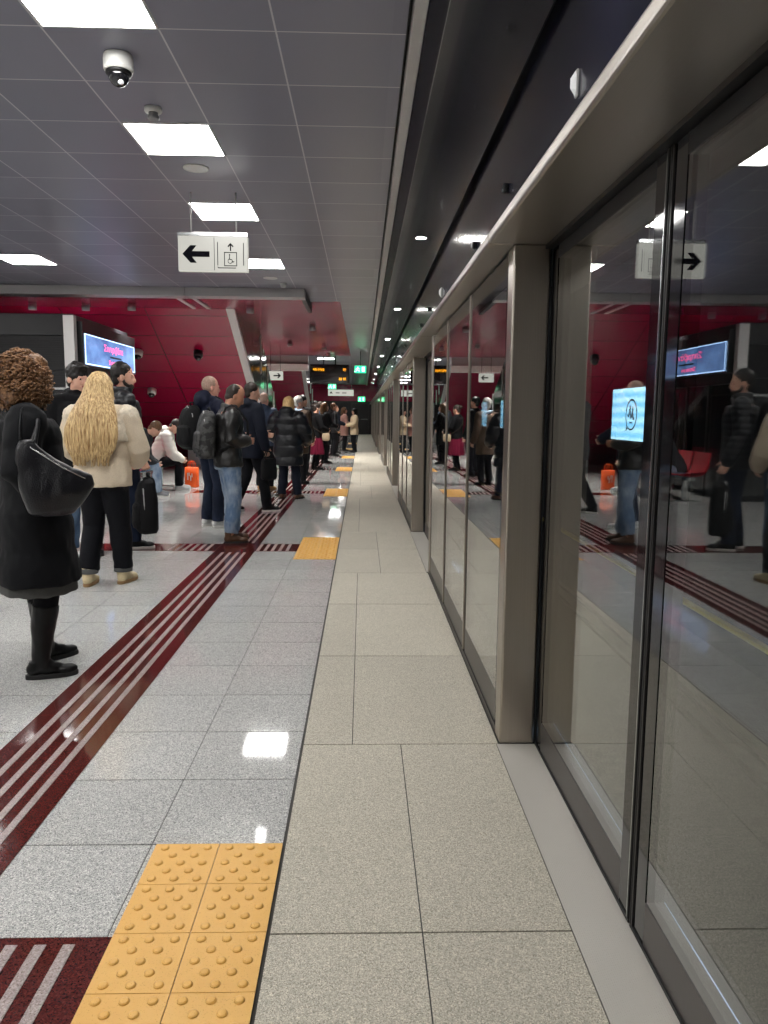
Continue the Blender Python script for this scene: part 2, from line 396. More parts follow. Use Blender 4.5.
# ------------------------------------------------------------------ people
TOR = np.array([(.70, .15, .11, .0), (.78, .162, .114, 0), (.86, .172, .122, -.006), (.93, .172, .122, -.008), (1.02, .156, .112, 0), (1.1, .149, .108, 0), (1.2, .163, .116, 0), (1.3, .18, .12, -.004), (1.37, .184, .112, -.01), (1.42, .15, .09, -.014), (1.455, .085, .07, -.014), (1.50, .06, .06, -.008)])
def tr(z):
    return [float(np.interp(z, TOR[:, 0], TOR[:, i])) for i in (1, 2, 3)]
def sstep(x): x = max(0., min(1., x)); return x * x * (3 - 2 * x)

class Person:
    def __init__(s, loc, rz, H=1.75, w=1.0, lw=1.0, lean=0, head=(0, 0), armR=None, armL=None, legR=None, legL=None, seat=None, voxel=.0065, cv=.0105):
        s.loc = Vector((loc[0], loc[1], 0)); s.rz = R_(rz); s.s = H / 1.75; s.w = w; s.lw = lw; s.lean = R_(lean); s.head = (R_(head[0]), R_(head[1])); s.vox = voxel; s.cv = cv
        s.dz = 0 if seat is None else seat / s.s - .845
        s.sh = {1: Vector((.172 * w + .008, -.015, 1.395)), -1: Vector((-.172 * w - .008, -.015, 1.395))}
        da = lambda k: ((k * (.225 * w + .02), -.035, 1.115), (k * (.235 * w + .02), .06, .885))
        s.arm = {1: [Vector(p) for p in (armR or da(1))], -1: [Vector(p) for p in (armL or da(-1))]}
        if seat is None: dl = lambda k: ((k * .095, .035, .49), (k * .1, -.02, .085), k * -7)
        else: dl = lambda k: ((k * .12, .40, seat / s.s + .045), (k * .12, .40, .085), k * -8)
        s.leg = {1: legR or dl(1), -1: legL or dl(-1)}
        s.hip = {k: Vector((k * .088, .0, .89 + s.dz)) for k in (1, -1)}
    def up(s, v):
        a = s.lean * sstep((v.z - .88) / .3)
        if a:
            y, z = v.y, v.z - .92
            v = Vector((v.x, y * math.cos(a) + z * math.sin(a), .92 - y * math.sin(a) + z * math.cos(a)))
        return Vector((v.x, v.y, v.z + s.dz))
    def hd(s, v):
        p = Vector((0, -.005, 1.50)); d = Vector(v) - p
        d = Matrix.Rotation(s.head[0], 3, 'Z') @ (Matrix.Rotation(-s.head[1], 3, 'X') @ d)
        return s.up(p + d)
    def scaled(s, mb):
        mb.v = [tuple(c * s.s for c in v) for v in mb.v]; return mb
    def W(s, c):   # local normalised point -> world
        return s.loc + Matrix.Rotation(s.rz, 3, 'Z') @ (Vector(c) * s.s)
    def limb_arm(s, mb, k, off=0, cuff=True, end=1.0):
        sh = s.sh[k]; el, wr = s.arm[k]
        a = s.lw if False else 1.0
        up = [s.up(v) for v in (sh, sh.lerp(el, .5), el, el.lerp(wr, .45), el.lerp(wr, end))]
        d = (up[2] - up[0]).normalized(); e = (up[4] - up[2]).normalized()
        up[2] = up[2] - (d - e) * .012
        r = [.055, .047, .042, .039, .029]
        if off: r = [.058 + off, .05 + off * 1.05, .047 + off, .043 + off, .036 + off * .85]
        mb.tube(up, [x * (.75 + .25 * s.w) for x in r], 16)
    def hand(s, mb, k):
        el, wr = [s.up(v) for v in s.arm[k]]
        d = (wr - el).normalized()
        n = Vector((-k, .25, 0)); n = (n - d * n.dot(d)).normalized()
        t = d.cross(n).normalized()
        if t.y < 0 and abs(d.z) > .6: t = -t
        elif abs(d.z) <= .6 and t.z < 0: t = -t
        rot = Matrix((t, d, n)).transposed()
        mb.ell(wr + d * .045, (.04, .055, .016), 14, 9, 0, rot)
        for i, (x, L) in enumerate(((.030, .07), (.0105, .078), (-.0095, .073), (-.029, .058))):
            b = wr + d * .083 + t * x
            f1 = (d * .9 + n * .35 + t * x * 1.5).normalized(); f2 = (d * .55 + n * .85).normalized(); f3 = (d * .1 + n).normalized()
            p1 = b + f1 * L * .45; p2 = p1 + f2 * L * .32; p3 = p2 + f3 * L * .23
            mb.tube([b - d * .02, b, p1, p2, p3], [.0092, .009, .0085, .0078, .0068], 10)
        b = wr + d * .025 + t * .028
        p1 = b + (d * .6 + t * .75 + n * .25).normalized() * .038; p2 = p1 + (d * .85 + t * .3 + n * .4).normalized() * .03
        mb.tube([b - t * .012, b, p1, p2], [.013, .0125, .0105, .0085], 10)
    def body(s, label, skinm='skin', eyes=True):
        mb = MB(); st = 0; w = s.w
        mb.loft([(0, tr(z)[2], z, tr(z)[0] * w * (.92 if z < 1.05 else 1), tr(z)[1] * (.6 + .4 * w) * (.92 if z < 1.05 else 1)) for z in (.82, .86, .93, 1.02, 1.1, 1.2, 1.3, 1.37, 1.42, 1.455)])
        mb.tube([(0, -.015, 1.40), (0, -.008, 1.48), (0, .005, 1.56)], [.062, .056, .056], 14)
        for k in (1, -1): mb.ell(s.sh[k], (.058, .06, .06))
        mb.xf(0, s.up)
        b = len(mb.v)
        mb.ell((0, -.004, 1.647), (.0745, .094, .099), 20, 13)
        mb.ell((0, .03, 1.59), (.061, .066, .092), 18, 11)
        mb.ell((0, .06, 1.528), (.034, .032, .026)); mb.ell((0, .02, 1.55), (.056, .06, .045))
        mb.ell((0, .1, 1.588), (.0135, .02, .022)); mb.ell((0, .094, 1.612), (.009, .014, .026))
        mb.ell((0, .088, 1.635), (.05, .012, .009))
        mb.ell((0, .088, 1.555), (.022, .012, .0065)); mb.ell((0, .087, 1.546), (.02, .012, .0065))
        for k in (1, -1):
            mb.ell((k * .077, -.006, 1.603), (.010, .024, .033), rot=Matrix.Rotation(k * .35, 3, 'Z')); mb.ell((k * .031, .08, 1.615), (.0145, .0145, .0115))
        mb.xf(b, s.hd)
        for k in (1, -1):
            s.limb_arm(mb, k); s.hand(mb, k)
            kn, an = Vector(s.leg[k][0]), Vector(s.leg[k][1]); hp = s.hip[k]
            mb.tube([hp, hp.lerp(kn, .5), kn, kn.lerp(an, .3), kn.lerp(an, .7), an], [x * (.5 + .5 * s.lw) for x in (.088, .074, .056, .054, .042, .035)], 14)
            f = Matrix.Rotation(R_(s.leg[k][2]), 3, 'Z')
            for c, r in (((0, -.015, .055), (.026, .036, .028)), ((0, .05, .052), (.028, .065, .022)), ((0, .11, .045), (.032, .045, .014))):
                c2 = Vector((an.x, an.y, an.z - .085)) + f @ Vector(c); mb.ell(c2, r, rot=f)
        s.scaled(mb)
        o = remeshed('person', mb, s.vox, [M[skinm], M['lip'], M['eye']], None, 1, None, None, s.loc, s.rz)
        if eyes:
            me = o.data; n = len(me.polygons); cen = np.empty(n * 3, np.float32); me.polygons.foreach_get('center', cen); cen = cen.reshape(-1, 3); mi = np.zeros(n, np.int32)
            for c, r, m in (((.031, .094, 1.615), .0085, 2), ((-.031, .094, 1.615), .0085, 2), ((0, .098, 1.551), .0115, 1), ((.012, .096, 1.551), .009, 1), ((-.012, .096, 1.551), .009, 1)):
                p = s.hd(Vector(c)) * s.s; mi[np.linalg.norm(cen - np.array(p), axis=1) < r * s.s] = m
            me.polygons.foreach_set('material_index', mi)
        tag(o, label, 'person'); s.o = o
        return s
    def top(s, mat, name='jacket', off=.022, hem=.80, flare=.0, collar=1.50, hood=None, quilt=None, wrinkle=.004, cuff=1.0, fat=1.0, e=1.0, rib=None, voxel=None, seed=0):
        mb = MB(); w = s.w
        zs = [z for z in np.linspace(hem, 1.30, max(6, int((1.3 - hem) / .07)))] + [1.36, 1.405]
        rr = []
        for z in zs:
            a, b2, y = tr(max(z, .74)); fl = flare * max(0, 1.0 - z)
            rr.append((0, y, z, a * w + off * fat + fl, b2 * (.6 + .4 * w) + off * fat * 1.1 + fl))
        mb.loft(rr, 26, 0, e)
        mb.tube([(0, -.014, 1.36), (0, -.012, 1.44), (0, -.006, collar)], [.105 + off * .3, .076 + off * .6, .064 + off * .75], 18, cap=False)
        for k in (1, -1):
            mb.ell(s.sh[k] - Vector((0, 0, off * .35)), (.058 + off, .06 + off, .054 + off * .5))
            mb.tube([(0, -.014, 1.425), s.sh[k] + Vector((0, 0, .012))], [.06 + off * .5, .052 + off * .8], 14)
        if hood == 'down':
            mb.ell((0, -.085, 1.465), (.125, .085, .085), 18, 11, rot=Matrix.Rotation(-.3, 3, 'X')); mb.tube([(-.11, -.03, 1.46), (-.075, .05, 1.45), (0, .085, 1.43), (.075, .05, 1.45), (.11, -.03, 1.46)], .034, 12)
        if hood == 'big':
            mb.ell((0, -.1, 1.47), (.135, .1, .12), 18, 11, rot=Matrix.Rotation(-.2, 3, 'X')); mb.tube([(-.12, -.05, 1.48), (-.085, .05, 1.47), (0, .09, 1.43), (.085, .05, 1.47), (.12, -.05, 1.48)], .042, 12)
        mb.xf(0, s.up)
        for k in (1, -1): s.limb_arm(mb, k, off * fat, end=cuff)
        s.scaled(mb); S = s.s
        def disp(P):
            d = wrinkle * nz(P * np.array([1, 1, 1.3]), 9, 3, seed) + wrinkle * .5 * nz(P, 26, 2, seed + 1)
            if quilt:
                per, amp = quilt
                d = d + amp * (np.abs(np.sin(np.pi * (P[:, 2] + .012 * nz(P, 5, 2, seed + 2)) / per)) ** .55 - .75)
            return d
        return remeshed(name, mb, voxel or s.cv, C[mat] if isinstance(mat, str) else mat, s.o, 3, disp)
    def trousers(s, mat, name='trousers', off=.014, ankle=.075, loose=.012, knee=.0, wrinkle=.006, seed=5, waist=1.0):
        mb = MB(); w = s.w
        mb.loft([(0, tr(z)[2], z, tr(z)[0] * w + .006 + off * .5, tr(z)[1] * (.6 + .4 * w) + .006 + off * .5) for z in (.81, .86, .93, waist)])
        mb.xf(0, lambda v: Vector((v.x, v.y, v.z + s.dz)))
        for k in (1, -1):
            kn, an = Vector(s.leg[k][0]), Vector(s.leg[k][1]); hp = s.hip[k]; lo = kn.lerp(an, 1 - (ankle - .085) / max(.2, kn.z - an.z)); q = .5 + .5 * s.lw
            mb.tube([hp + Vector((0, 0, .02)), hp, hp.lerp(kn, .5), kn, kn.lerp(lo, .35), kn.lerp(lo, .75), lo], [.088 * q + off, .092 * q + off, .078 * q + off, .06 * q + off + knee, .056 * q + off + loose * .6, .047 * q + off + loose * .9, .044 * q + off + loose], 16, cap=False)
        s.scaled(mb)
        def disp(P): return wrinkle * nz(P * np.array([1, 1, 1.8]), 8, 3, seed) * (1 + .8 * np.exp(-((P[:, 2] - .18) / .12) ** 2)) 
        return remeshed(name, mb, s.cv, C[mat], s.o, 2, disp)
    def skirt(s, mat, top, hem, r0, r1, name='skirt', seed=2, pleat=.008):
        mb = MB(); mb.loft([(0, 0, z, r0[0] + (r1[0] - r0[0]) * t, r0[1] + (r1[1] - r0[1]) * t) for t, z in [(i / 8, top + (hem - top) * i / 8) for i in range(9)]], 28)
        s.scaled(mb)
        def disp(P):
            a = np.arctan2(P[:, 1], P[:, 0]); return pleat * np.sin(a * 11 + 2 * np.sin(a * 2)) * np.clip((top * s.s - P[:, 2]) / .3, 0, 1)
        return remeshed(name, mb, s.cv, C[mat], s.o, 2, disp)
    def shoes(s, mat, sole='sole_dark', collar=.10, boot=None, fat=1.0, heel=.0):
        for k in (1, -1):
            an = Vector(s.leg[k][1]); f = Matrix.Rotation(R_(s.leg[k][2]), 3, 'Z'); base = Vector((an.x, an.y, an.z - .085))
            mb = MB()
            mb.ell((0, -.028, .052), (.036 * fat, .046, .045)); mb.ell((0, .045, .05), (.039 * fat, .085, .038 * fat)); mb.ell((0, .125, .036), (.044 * fat, .066, .03 * fat)); mb.ell((0, .02, .075), (.034 * fat, .055, .035))
            mb.tube([(0, -.018, .05), (0, -.022, collar)], [.04 * fat, .04 * fat], 14, cap=False)
            mb.xf(0, lambda v: base + f @ v)
            if boot:
                kn = Vector(s.leg[k][0]); t = (boot - an.z) / (kn.z - an.z)
                mb.tube([an + Vector((0, 0, -.02)), an.lerp(kn, t * .3), an.lerp(kn, t * .7), an.lerp(kn, t)], [.044, .053, .066, .071], 16, cap=False)
            s.scaled(mb)
            zb = (base.z + .02) * s.s
            def post(P): P[:, 2] = np.maximum(P[:, 2], zb); return P
            o = remeshed('boot' if boot else 'shoe', mb, .007, C[mat], s.o, 2, (lambda P: .0035 * nz(P, 22, 2, 3)), post)
            out = []
            for q in range(24):
                a = 2 * math.pi * q / 24; c, sn = math.cos(a), math.sin(a)
                y = .058 + .135 * sn; wd = (.047 if sn > 0 else .042) * fat; x = wd * math.copysign(abs(c) ** .75, c)
                out.append((x, y))
            z0 = -base.z if False else 0
            m2 = MB().prism(out, lambda u, v, ww: base + f @ Vector((u, v, z0 + ww)), .026)
            s.scaled(m2); so = m2.build('sole', M[sole], o, bevel=.004)
            if heel:
                h = MB().box(-.034, .034, -.07, .01, 0, heel)
    def hair(s, style, mat, seed=0, name='hair'):
        mb = MB(); amp, fr = .006, 34; sm = 2; strands = None; rnd = random.Random(seed + 5)
        if style == 'short': mb.ell((0, -.018, 1.665), (.0825, .100, .095), 20, 12); mb.ell((0, -.055, 1.585), (.058, .042, .05))
        if style == 'full': mb.ell((0, -.012, 1.672), (.092, .106, .1), 20, 12); mb.ell((0, -.055, 1.585), (.066, .05, .06)); mb.ell((0, .06, 1.715), (.066, .045, .04)); amp = .011
        if style == 'stubble': mb.ell((0, -.012, 1.65), (.0785, .092, .0985), 20, 12); amp = .0015
        if style == 'receding': mb.ell((0, -.027, 1.65), (.083, .086, .089), 20, 12); mb.ell((0, -.06, 1.58), (.058, .04, .045)); amp = .005
        if style == 'bob': mb.ell((0, -.018, 1.665), (.09, .105, .1), 20, 12); mb.tube([(0, -.05, 1.66), (0, -.06, 1.56), (0, -.065, 1.47)], [.09, .092, .08], 16); mb.tube([(.075, -.01, 1.65), (.085, 0, 1.52)], [.03, .026]); mb.tube([(-.075, -.01, 1.65), (-.085, 0, 1.52)], [.03, .026]); amp = .008
        if style == 'bun': mb.ell((0, -.018, 1.665), (.084, .102, .096), 20, 12); mb.ell((0, -.13, 1.68), (.045, .045, .045)); mb.ell((0, -.055, 1.585), (.058, .042, .05))
        if style == 'long':
            L = [(1.758, .035, .045, -.02), (1.725, .07, .085, -.02), (1.66, .104, .112, -.024), (1.58, .118, .108, -.045), (1.5, .15, .105, -.09), (1.42, .185, .095, -.13), (1.3, .222, .082, -.165), (1.2, .225, .066, -.182), (1.12, .20, .05, -.186), (1.07, .15, .03, -.186)]
            mb.loft([(0, y, z, a, b) for z, a, b, y in L][::-1], 24); amp = .007
            strands = []
            Z = [l[0] for l in L][::-1]
            for i in range(230):
                a = rnd.uniform(-1.35, 1.35); ze = rnd.uniform(1.0, 1.16); pts = []; ph = rnd.uniform(0, 6)
                for j in range(13):
                    z = 1.745 + (ze - 1.745) * j / 12
                    rx, ry, y = [float(np.interp(max(z, 1.07), Z, [l[q] for l in L][::-1])) for q in (1, 2, 3)]
                    if z < 1.12: rx = max(rx, .15); ry = max(ry, .035)
                    aa = a + .05 * math.sin(j * .8 + ph) * (j / 12)
                    pts.append((rx * math.sin(aa) * 1.02, y - ry * math.cos(aa) * 1.03 - .004 * math.sin(j * 1.1 + ph), z))
                strands.append((pts, [.0075 - .0005 * abs(6 - q) for q in range(13)], 5))
        if style == 'curly':
            mb.ell((0, -.012, 1.645), (.122, .128, .118), 22, 13); mb.ell((0, -.035, 1.55), (.138, .118, .095), 22, 13); mb.ell((0, .03, 1.695), (.1, .088, .065), 18, 11); amp = .014; fr = 26
            strands = []
            for i in range(820):
                th = rnd.uniform(0, 2 * math.pi); cz = rnd.uniform(-1, .98); sr = math.sqrt(1 - cz * cz)
                d = Vector((sr * math.cos(th), sr * math.sin(th), cz))
                if d.y > .75 and cz < .0: continue
                lowb = cz < 0
                c = Vector((d.x * (.135 if lowb else .122), -.015 + d.y * .13, (1.60 + d.z * (.13 if lowb else .172))))
                ax = (d * .55 + Vector((rnd.uniform(-.5, .5), rnd.uniform(-.5, .5), -.75))).normalized()
                u = ax.orthogonal().normalized(); v2 = ax.cross(u); rr = rnd.uniform(.007, .012); Lc = rnd.uniform(.035, .06); ph = rnd.uniform(0, 6)
                pts = [c - ax * .01 + ax * Lc * (q / 14) + (u * math.cos(ph + q * .85) + v2 * math.sin(ph + q * .85)) * rr for q in range(15)]
                strands.append((pts, .0042, 5))
        mb.xf(0, s.hd); s.scaled(mb)
        me_o = remeshed(name, mb, .008, HM[mat], s.o, sm, lambda P: amp * nz(P * (np.array([1, 1, .35]) if style in ('long', 'bob') else 1), fr, 3, seed))
        if strands:
            me = me_o.data; P = get(me); m2 = MB(); m2.v = [tuple(p) for p in P.tolist()]; m2.f = [tuple(p.vertices) for p in me.polygons]; m2.m = [0] * len(m2.f)
            for pts, r, n in strands:
                b = len(m2.v); m2.tube([s.hd(Vector(p)) * s.s for p in pts], r if not hasattr(r, '__len__') else [x * s.s for x in r], n, cap=False)
            new = m2.mesh(name); new.materials.append(HM[mat]); new.polygons.foreach_set('use_smooth', [True] * len(new.polygons))
            me_o.data = new; bpy.data.meshes.remove(me)
        return me_o
    def beard(s, mat):
        mb = MB(); mb.ell((0, .05, 1.535), (.052, .05, .038)); mb.tube([(-.066, .0, 1.60), (-.06, .02, 1.555), (-.03, .07, 1.53), (.03, .07, 1.53), (.06, .02, 1.555), (.066, .0, 1.60)], .016, 10)
        mb.xf(0, s.hd); s.scaled(mb)
        return remeshed('beard', mb, .007, HM[mat], s.o, 1, lambda P: .003 * nz(P, 60, 2))
    def cuffs(s, mat, z=.12, r=.068):
        for k in (1, -1):
            kn, an = Vector(s.leg[k][0]), Vector(s.leg[k][1]); t = (z - an.z) / (kn.z - an.z); c = an.lerp(kn, t)
            mb = MB().tube([c + Vector((0, 0, -.022)), c + Vector((0, 0, .022))], [r, r], 18, cap=False); s.scaled(mb)
            mb.build('trouser_cuff', C[mat], s.o, smooth=True, bevel=.004)
    # ---- bags: parts are laid out in the wearer's frame, the thing's origin sits at the bag itself
    def bag_root(s, name, ctr, label, cat, group=None):
        c = s.up(Vector(ctr)) ; o = empty(name, s.W(c), s.rz); tag(o, label, cat, group)
        s._bc = c * s.s; return o
    def bag_part(s, name, mb, mat, root, voxel=None, disp=None, up=True, bevel=0, smooth=True):
        if up: mb.xf(0, s.up)
        s.scaled(mb); b = s._bc; mb.v = [tuple(np.array(v) - np.array(b)) for v in mb.v]
        if voxel: return remeshed(name, mb, voxel, mat, root, 2, disp)
        return mb.build(name, mat, root, smooth=smooth, bevel=bevel)
    def backpack(s, mat, label, ctr=(0, -.235, 1.19), hw=.15, hd=.10, hh=.23, seed=0, name='backpack'):
        x, y, z = ctr; r = s.bag_root(name, ctr, label, 'backpack'); m = C[mat]
        mb = MB(); mb.loft([(x, y + .01, z - hh, hw * .75, hd * .7), (x, y, z - hh * .85, hw * .96, hd * .97), (x, y, z - hh * .3, hw, hd), (x, y, z + hh * .4, hw * .96, hd * .92), (x, y + .01, z + hh * .8, hw * .8, hd * .72), (x, y + .025, z + hh, hw * .5, hd * .4)], 26, 0, .7)
        s.bag_part('pack_body', mb, m, r, .01, lambda P: .006 * nz(P, 14, 3, seed))
        mb = MB(); mb.loft([(x, y - hd * .8, z - hh * .8, hw * .7, hd * .38), (x, y - hd * .88, z - hh * .6, hw * .8, hd * .42), (x, y - hd * .86, z + hh * .0, hw * .78, hd * .36), (x, y - hd * .75, z + hh * .12, hw * .6, hd * .25)], 24, 0, .7)
        s.bag_part('front_pocket', mb, m, r, .009, lambda P: .004 * nz(P, 20, 2, seed + 1))
        mb = MB(); mb.tube([(x - .04, y + .03, z + hh * .93), (x - .035, y + .02, z + hh * 1.13), (x + .035, y + .02, z + hh * 1.13), (x + .04, y + .03, z + hh * .93)], .01, 8); s.bag_part('grab_handle', mb, C['pack_black'], r)
        mb = MB(); mb.tube([(x - hw * .9, y - hd * .4, z - hh * .1), (x - hw * .82, y - hd * .45, z + hh * .6), (x, y - hd * .35, z + hh * .97), (x + hw * .82, y - hd * .45, z + hh * .6), (x + hw * .9, y - hd * .4, z - hh * .1)], .006, 6); s.bag_part('zip', mb, M['grey_plastic'], r)
        return r
    def straps(s, root, mat, y=-.12, z0=1.36, ft=.02):
        w = s.w
        for k in (1, -1):
            mb = MB(); o = ft
            mb.tube([(k * .085, y, z0 - .02), (k * .10 * w, -.07, 1.435 + o), (k * .112 * w, -.01, 1.462 + o), (k * .118 * w, .065, 1.42 + o), (k * .125 * w, .125 + o, 1.33), (k * .145 * w, .125 + o, 1.2), (k * (.175 * w + o), .05, 1.09), (k * .15 * w, y + .02, 1.02)], .024, 10, flat=.35)
            s.bag_part('shoulder_strap', mb, C[mat], root)

# ================================================================== SETTING
YB, YE = -6.0, 51.0
def joints_y():
    # slab rows are aligned on the tactile crossings
    cr = [1.83, 7.83, 13.32, 18.93, 24.18, 29.8, 35.4, 41.0, 46.6]
    return cr
CROSS = joints_y()
ys = []
seg = [YB, -4.0] + CROSS + [YE]
for a, b in zip(seg[:-1], seg[1:]):
    n = max(1, round((b - a) / .428)); ys += [a + (b - a) * i / n for i in range(n)]
ys.append(YE)
fl = empty('floor'); struct(fl)
mb = MB()
xs = [-8.5, -7.9, -7.3, -6.7, -6.05, -5.45, -4.85, -4.25, -3.65, -3.05, -2.455, -1.855, -1.455, -1.06, -.66, -.245]
for y0, y1 in zip(ys[:-1], ys[1:]):
    for x0, x1 in zip(xs[:-1], xs[1:]):
        mb.box(x0 + .0016, x1 - .0016, y0 + .003, y1 - .003, -.02, 0)
struct(mb.build('polished_grey_slabs', M['grey_granite'], fl))
P_, Y0 = 5.73, 2.985
mb = MB()
for k in range(-2, 9):
    b = Y0 + P_ * k
    rows = [(b, b + 1.155, -.035, .575), (b + 1.155, b + 2.335, -.035, .575), (b + 2.335, b + 3.415, -.035, .575), (b + 3.415, b + 4.58, .166, .566), (b + 4.58, b + P_, .166, .566)]
    for y0, y1, xm, xe in rows:
        if y0 > YE or y1 < YB: continue
        y1 = min(y1, YE); y0 = max(y0, YB)
        for x0, x1 in ((-.238, xm), (xm, xe)): mb.box(x0 + .002, x1 - .002, y0 + .003, y1 - .003, -.02, 0)
struct(mb.build('matt_beige_slabs', M['beige_granite'], fl))
struct(MB().box(-8.5, .80, YB, YE, -.2, -.004).build('joint_bed', M['joint'], fl))
# sunk dark joint strip along the platform edge slabs
mb = MB()
for k in range(-2, 9):
    b = Y0 + P_ * k
    mb.box(.568, .80, max(b - 2.26, YB), b, -.02, -.001)
    for i in range(26): mb.box(.574 + i * .0055, .577 + i * .0055, max(b - 2.26, YB), b, -.001, -.0003)
struct(mb.build('threshold_sills', M['sill'], fl))

def strip(name, x0, x1, y0, y1, bars, label, group, cat='guiding strip', y_joint=.428):
    r = empty(name, ((x0 + x1) / 2, (y0 + y1) / 2, 0)); tag(r, label, cat, group); cx, cy = (x0 + x1) / 2, (y0 + y1) / 2
    mb = MB(); n = max(1, round((y1 - y0) / y_joint)); nx = max(1, round((x1 - x0) / .4))
    for i in range(n):
        for j in range(nx):
            a, b = y0 + (y1 - y0) * i / n, y0 + (y1 - y0) * (i + 1) / n; c, d = x0 + (x1 - x0) * j / nx, x0 + (x1 - x0) * (j + 1) / nx
            mb.box(c + .001 - cx, d - .001 - cx, a + .001 - cy, b - .001 - cy, 0, .0016)
    mb.build('red_slabs', M['red_granite'], r)
    m2 = MB()
    for bx, by0, by1, w in bars: m2.box(bx - w / 2 - cx, bx + w / 2 - cx, by0 - cy, by1 - cy, .0014, .004)
    m2.build('raised_bars', M['stripe_stone'], r); return r
bars = []
ends = [-3.9] + CROSS + [YE - .1]
for i in range(len(ends) - 1):
    a = ends[i] + (.05 if i else .0); b = ends[i + 1] - .50
    for x in (-1.362, -1.288, -1.213, -1.147): bars.append((x, a, b, .027))
strip('guiding_strip', -1.455, -1.06, -4.0, YE - .05, bars, 'long dark red guiding strip with pale lengthwise bars running along the platform', None)
ordn = ['nearest', 'second', 'third', 'fourth', 'fifth', 'sixth', 'seventh', 'eighth', 'ninth']
for i, yf in enumerate(CROSS[:6]):
    bb = []
    x = -.745
    while x > (-1.05 if i == 0 else -1.95):
        bb.append((x, yf - .40, yf - .03, .03)); x -= .073
    x0 = -4.6 if yf < 9 else (-2.9 if yf < 15 else -2.3)
    strip('crossing_strip', -1.06, -.645, yf - .42, yf, [q for q in bb if q[0] > -1.04], '%s red crossing strip joining the long guiding strip to yellow studs' % ordn[i].capitalize(), 'red crossing strips between guiding strip and yellow studs')
    if i: strip('crossing_strip', x0, -1.455, yf - .42, yf, [q for q in bb if q[0] < -1.48], '%s red crossing strip reaching into the hall left of the guiding strip' % ordn[i].capitalize(), 'red crossing strips left of the guiding strip')
FAR = [2.254, 8.25, 13.74, 19.35, 24.6, 30.2, 35.8]
def patch(i, yf):
    r = empty('tactile_paving', (-.445, yf - .625, 0))
    tag(r, ('Large yellow studded paving patch at the bottom edge of the photo' if i == 0 else '%s yellow studded paving patch counting away from the bottom edge' % ordn[i].capitalize()), 'tactile paving', 'yellow tactile patches in front of the doors')
    t = .2083; mb = MB(); st = mb
    for a in range(6):
        for c in range(2):
            x0 = -.2 + c * .2; y1 = .625 - a * t
            mb.box(x0 + .0012, x0 + .1988, y1 - t + .0012, y1 - .0012, 0, .005)
            for row in range(5):
                n = 3 if row % 2 == 0 else 2
                for q in range(n):
                    px = x0 + (.034 + q * .066 if n == 3 else .067 + q * .066); py = y1 - .025 - row * .0395
                    st.lathe([(.0135, .004), (.0125, .0075), (.009, .0098), (.003, .0106)], (px, py, 0), 14 if i < 2 else 8)
    mb.build('studded_tiles', M['yellow'], r)
for i, yf in enumerate(FAR): patch(i, yf)

# ---- ceilings
ce = empty('ceiling'); struct(ce)
struct(MB().box(-8.5, .215, YB, 12.2, 3.3, 3.34).build('grey_panels', M['ceiling'], ce))
struct(MB().box(-.92, .215, 12.2, 13.58, 3.3, 3.34).box(-.4, .215, 13.58, 26, 3.3, 3.34).box(-8.5, .215, 26, YE, 3.3, 3.34).build('grey_panels', M['ceiling'], ce))
struct(MB().box(-8.5, -.92, 12.2, 13.58, 3.302, 3.34).box(-8.5, -.4, 13.58, 26, 3.302, 3.34).build('red_panels', M['red_ceiling'], ce))
struct(MB().box(-8.5, .98, YB, YE, 3.37, 3.45).build('dark_void', M['rubber'], ce))
struct(MB().box(.236, .30, YB, YE, 3.262, 3.36).build('trim_1', M['grey_trim'], bevel=.003))
t2 = MB().add([(.303, YB, 3.275), (.404, YB, 3.30), (.404, YE, 3.30), (.303, YE, 3.275), (.303, YB, 3.36), (.404, YB, 3.36), (.404, YE, 3.36), (.303, YE, 3.36)], [(3, 2, 1, 0), (4, 5, 6, 7), (0, 1, 5, 4), (1, 2, 6, 5), (2, 3, 7, 6), (3, 0, 4, 7)])
struct(t2.build('trim_2', M['soffit']))
struct(MB().box(.402, .4055, YB, YE, 3.292, 3.36).build('trim_3', M['chrome']))
struct(MB().box(.408, .895, YB, YE, 3.30, 3.36).build('trim_4', M['soffit']))
fa = struct(MB().box(.935, .97, YB, YE, 2.055, 3.368).build('trim_5', M['fascia']))
# header: one stainless box with a rounded lip per bay
mb = MB()
cuts = sorted([YB, YE] + [Y0 + P_ * k for k in range(-1, 9)] + [Y0 + P_ * k - 2.26 for k in range(-1, 9)])
for a, b in zip(cuts[:-1], cuts[1:]): mb.box(.478, .80, a + .001, b - .001, 2.01, 2.055)
struct(mb.build('trim_6', M['steel_long'], bevel=.012, seg=3))
struct(MB().box(.796, .94, YB, YE, 2.0, 2.055).box(.70, .80, YB, YE, 1.995, 2.0105).build('trim_7', M['black_frame']))
# grey drop beam where the grey ceiling stops
struct(MB().box(-8.5, -2.785, 12.2, 12.5, 3.165, 3.30).box(-2.775, -.92, 12.2, 12.5, 3.165, 3.30).build('trim_8', M['beam'], bevel=.004))
struct(MB().box(-.99, -.92, 12.5, 14.0, 3.165, 3.30).build('trim_9', M['dark_wall']))
struct(MB().box(-3.19, -3.12, 12.5, 14.6, 3.285, 3.302).box(-2.92, -2.85, 12.5, 14.6, 3.285, 3.302).build('trim_10', M['grey_trim']))
struct(MB().box(-8.5, -1.85, 26.0, 26.3, 2.80, 3.02).build('trim_11', M['white_plastic']))
struct(MB().box(-8.5, -1.85, 26.1, 26.3, 3.02, 3.30).build('trim_15', M['beam']))
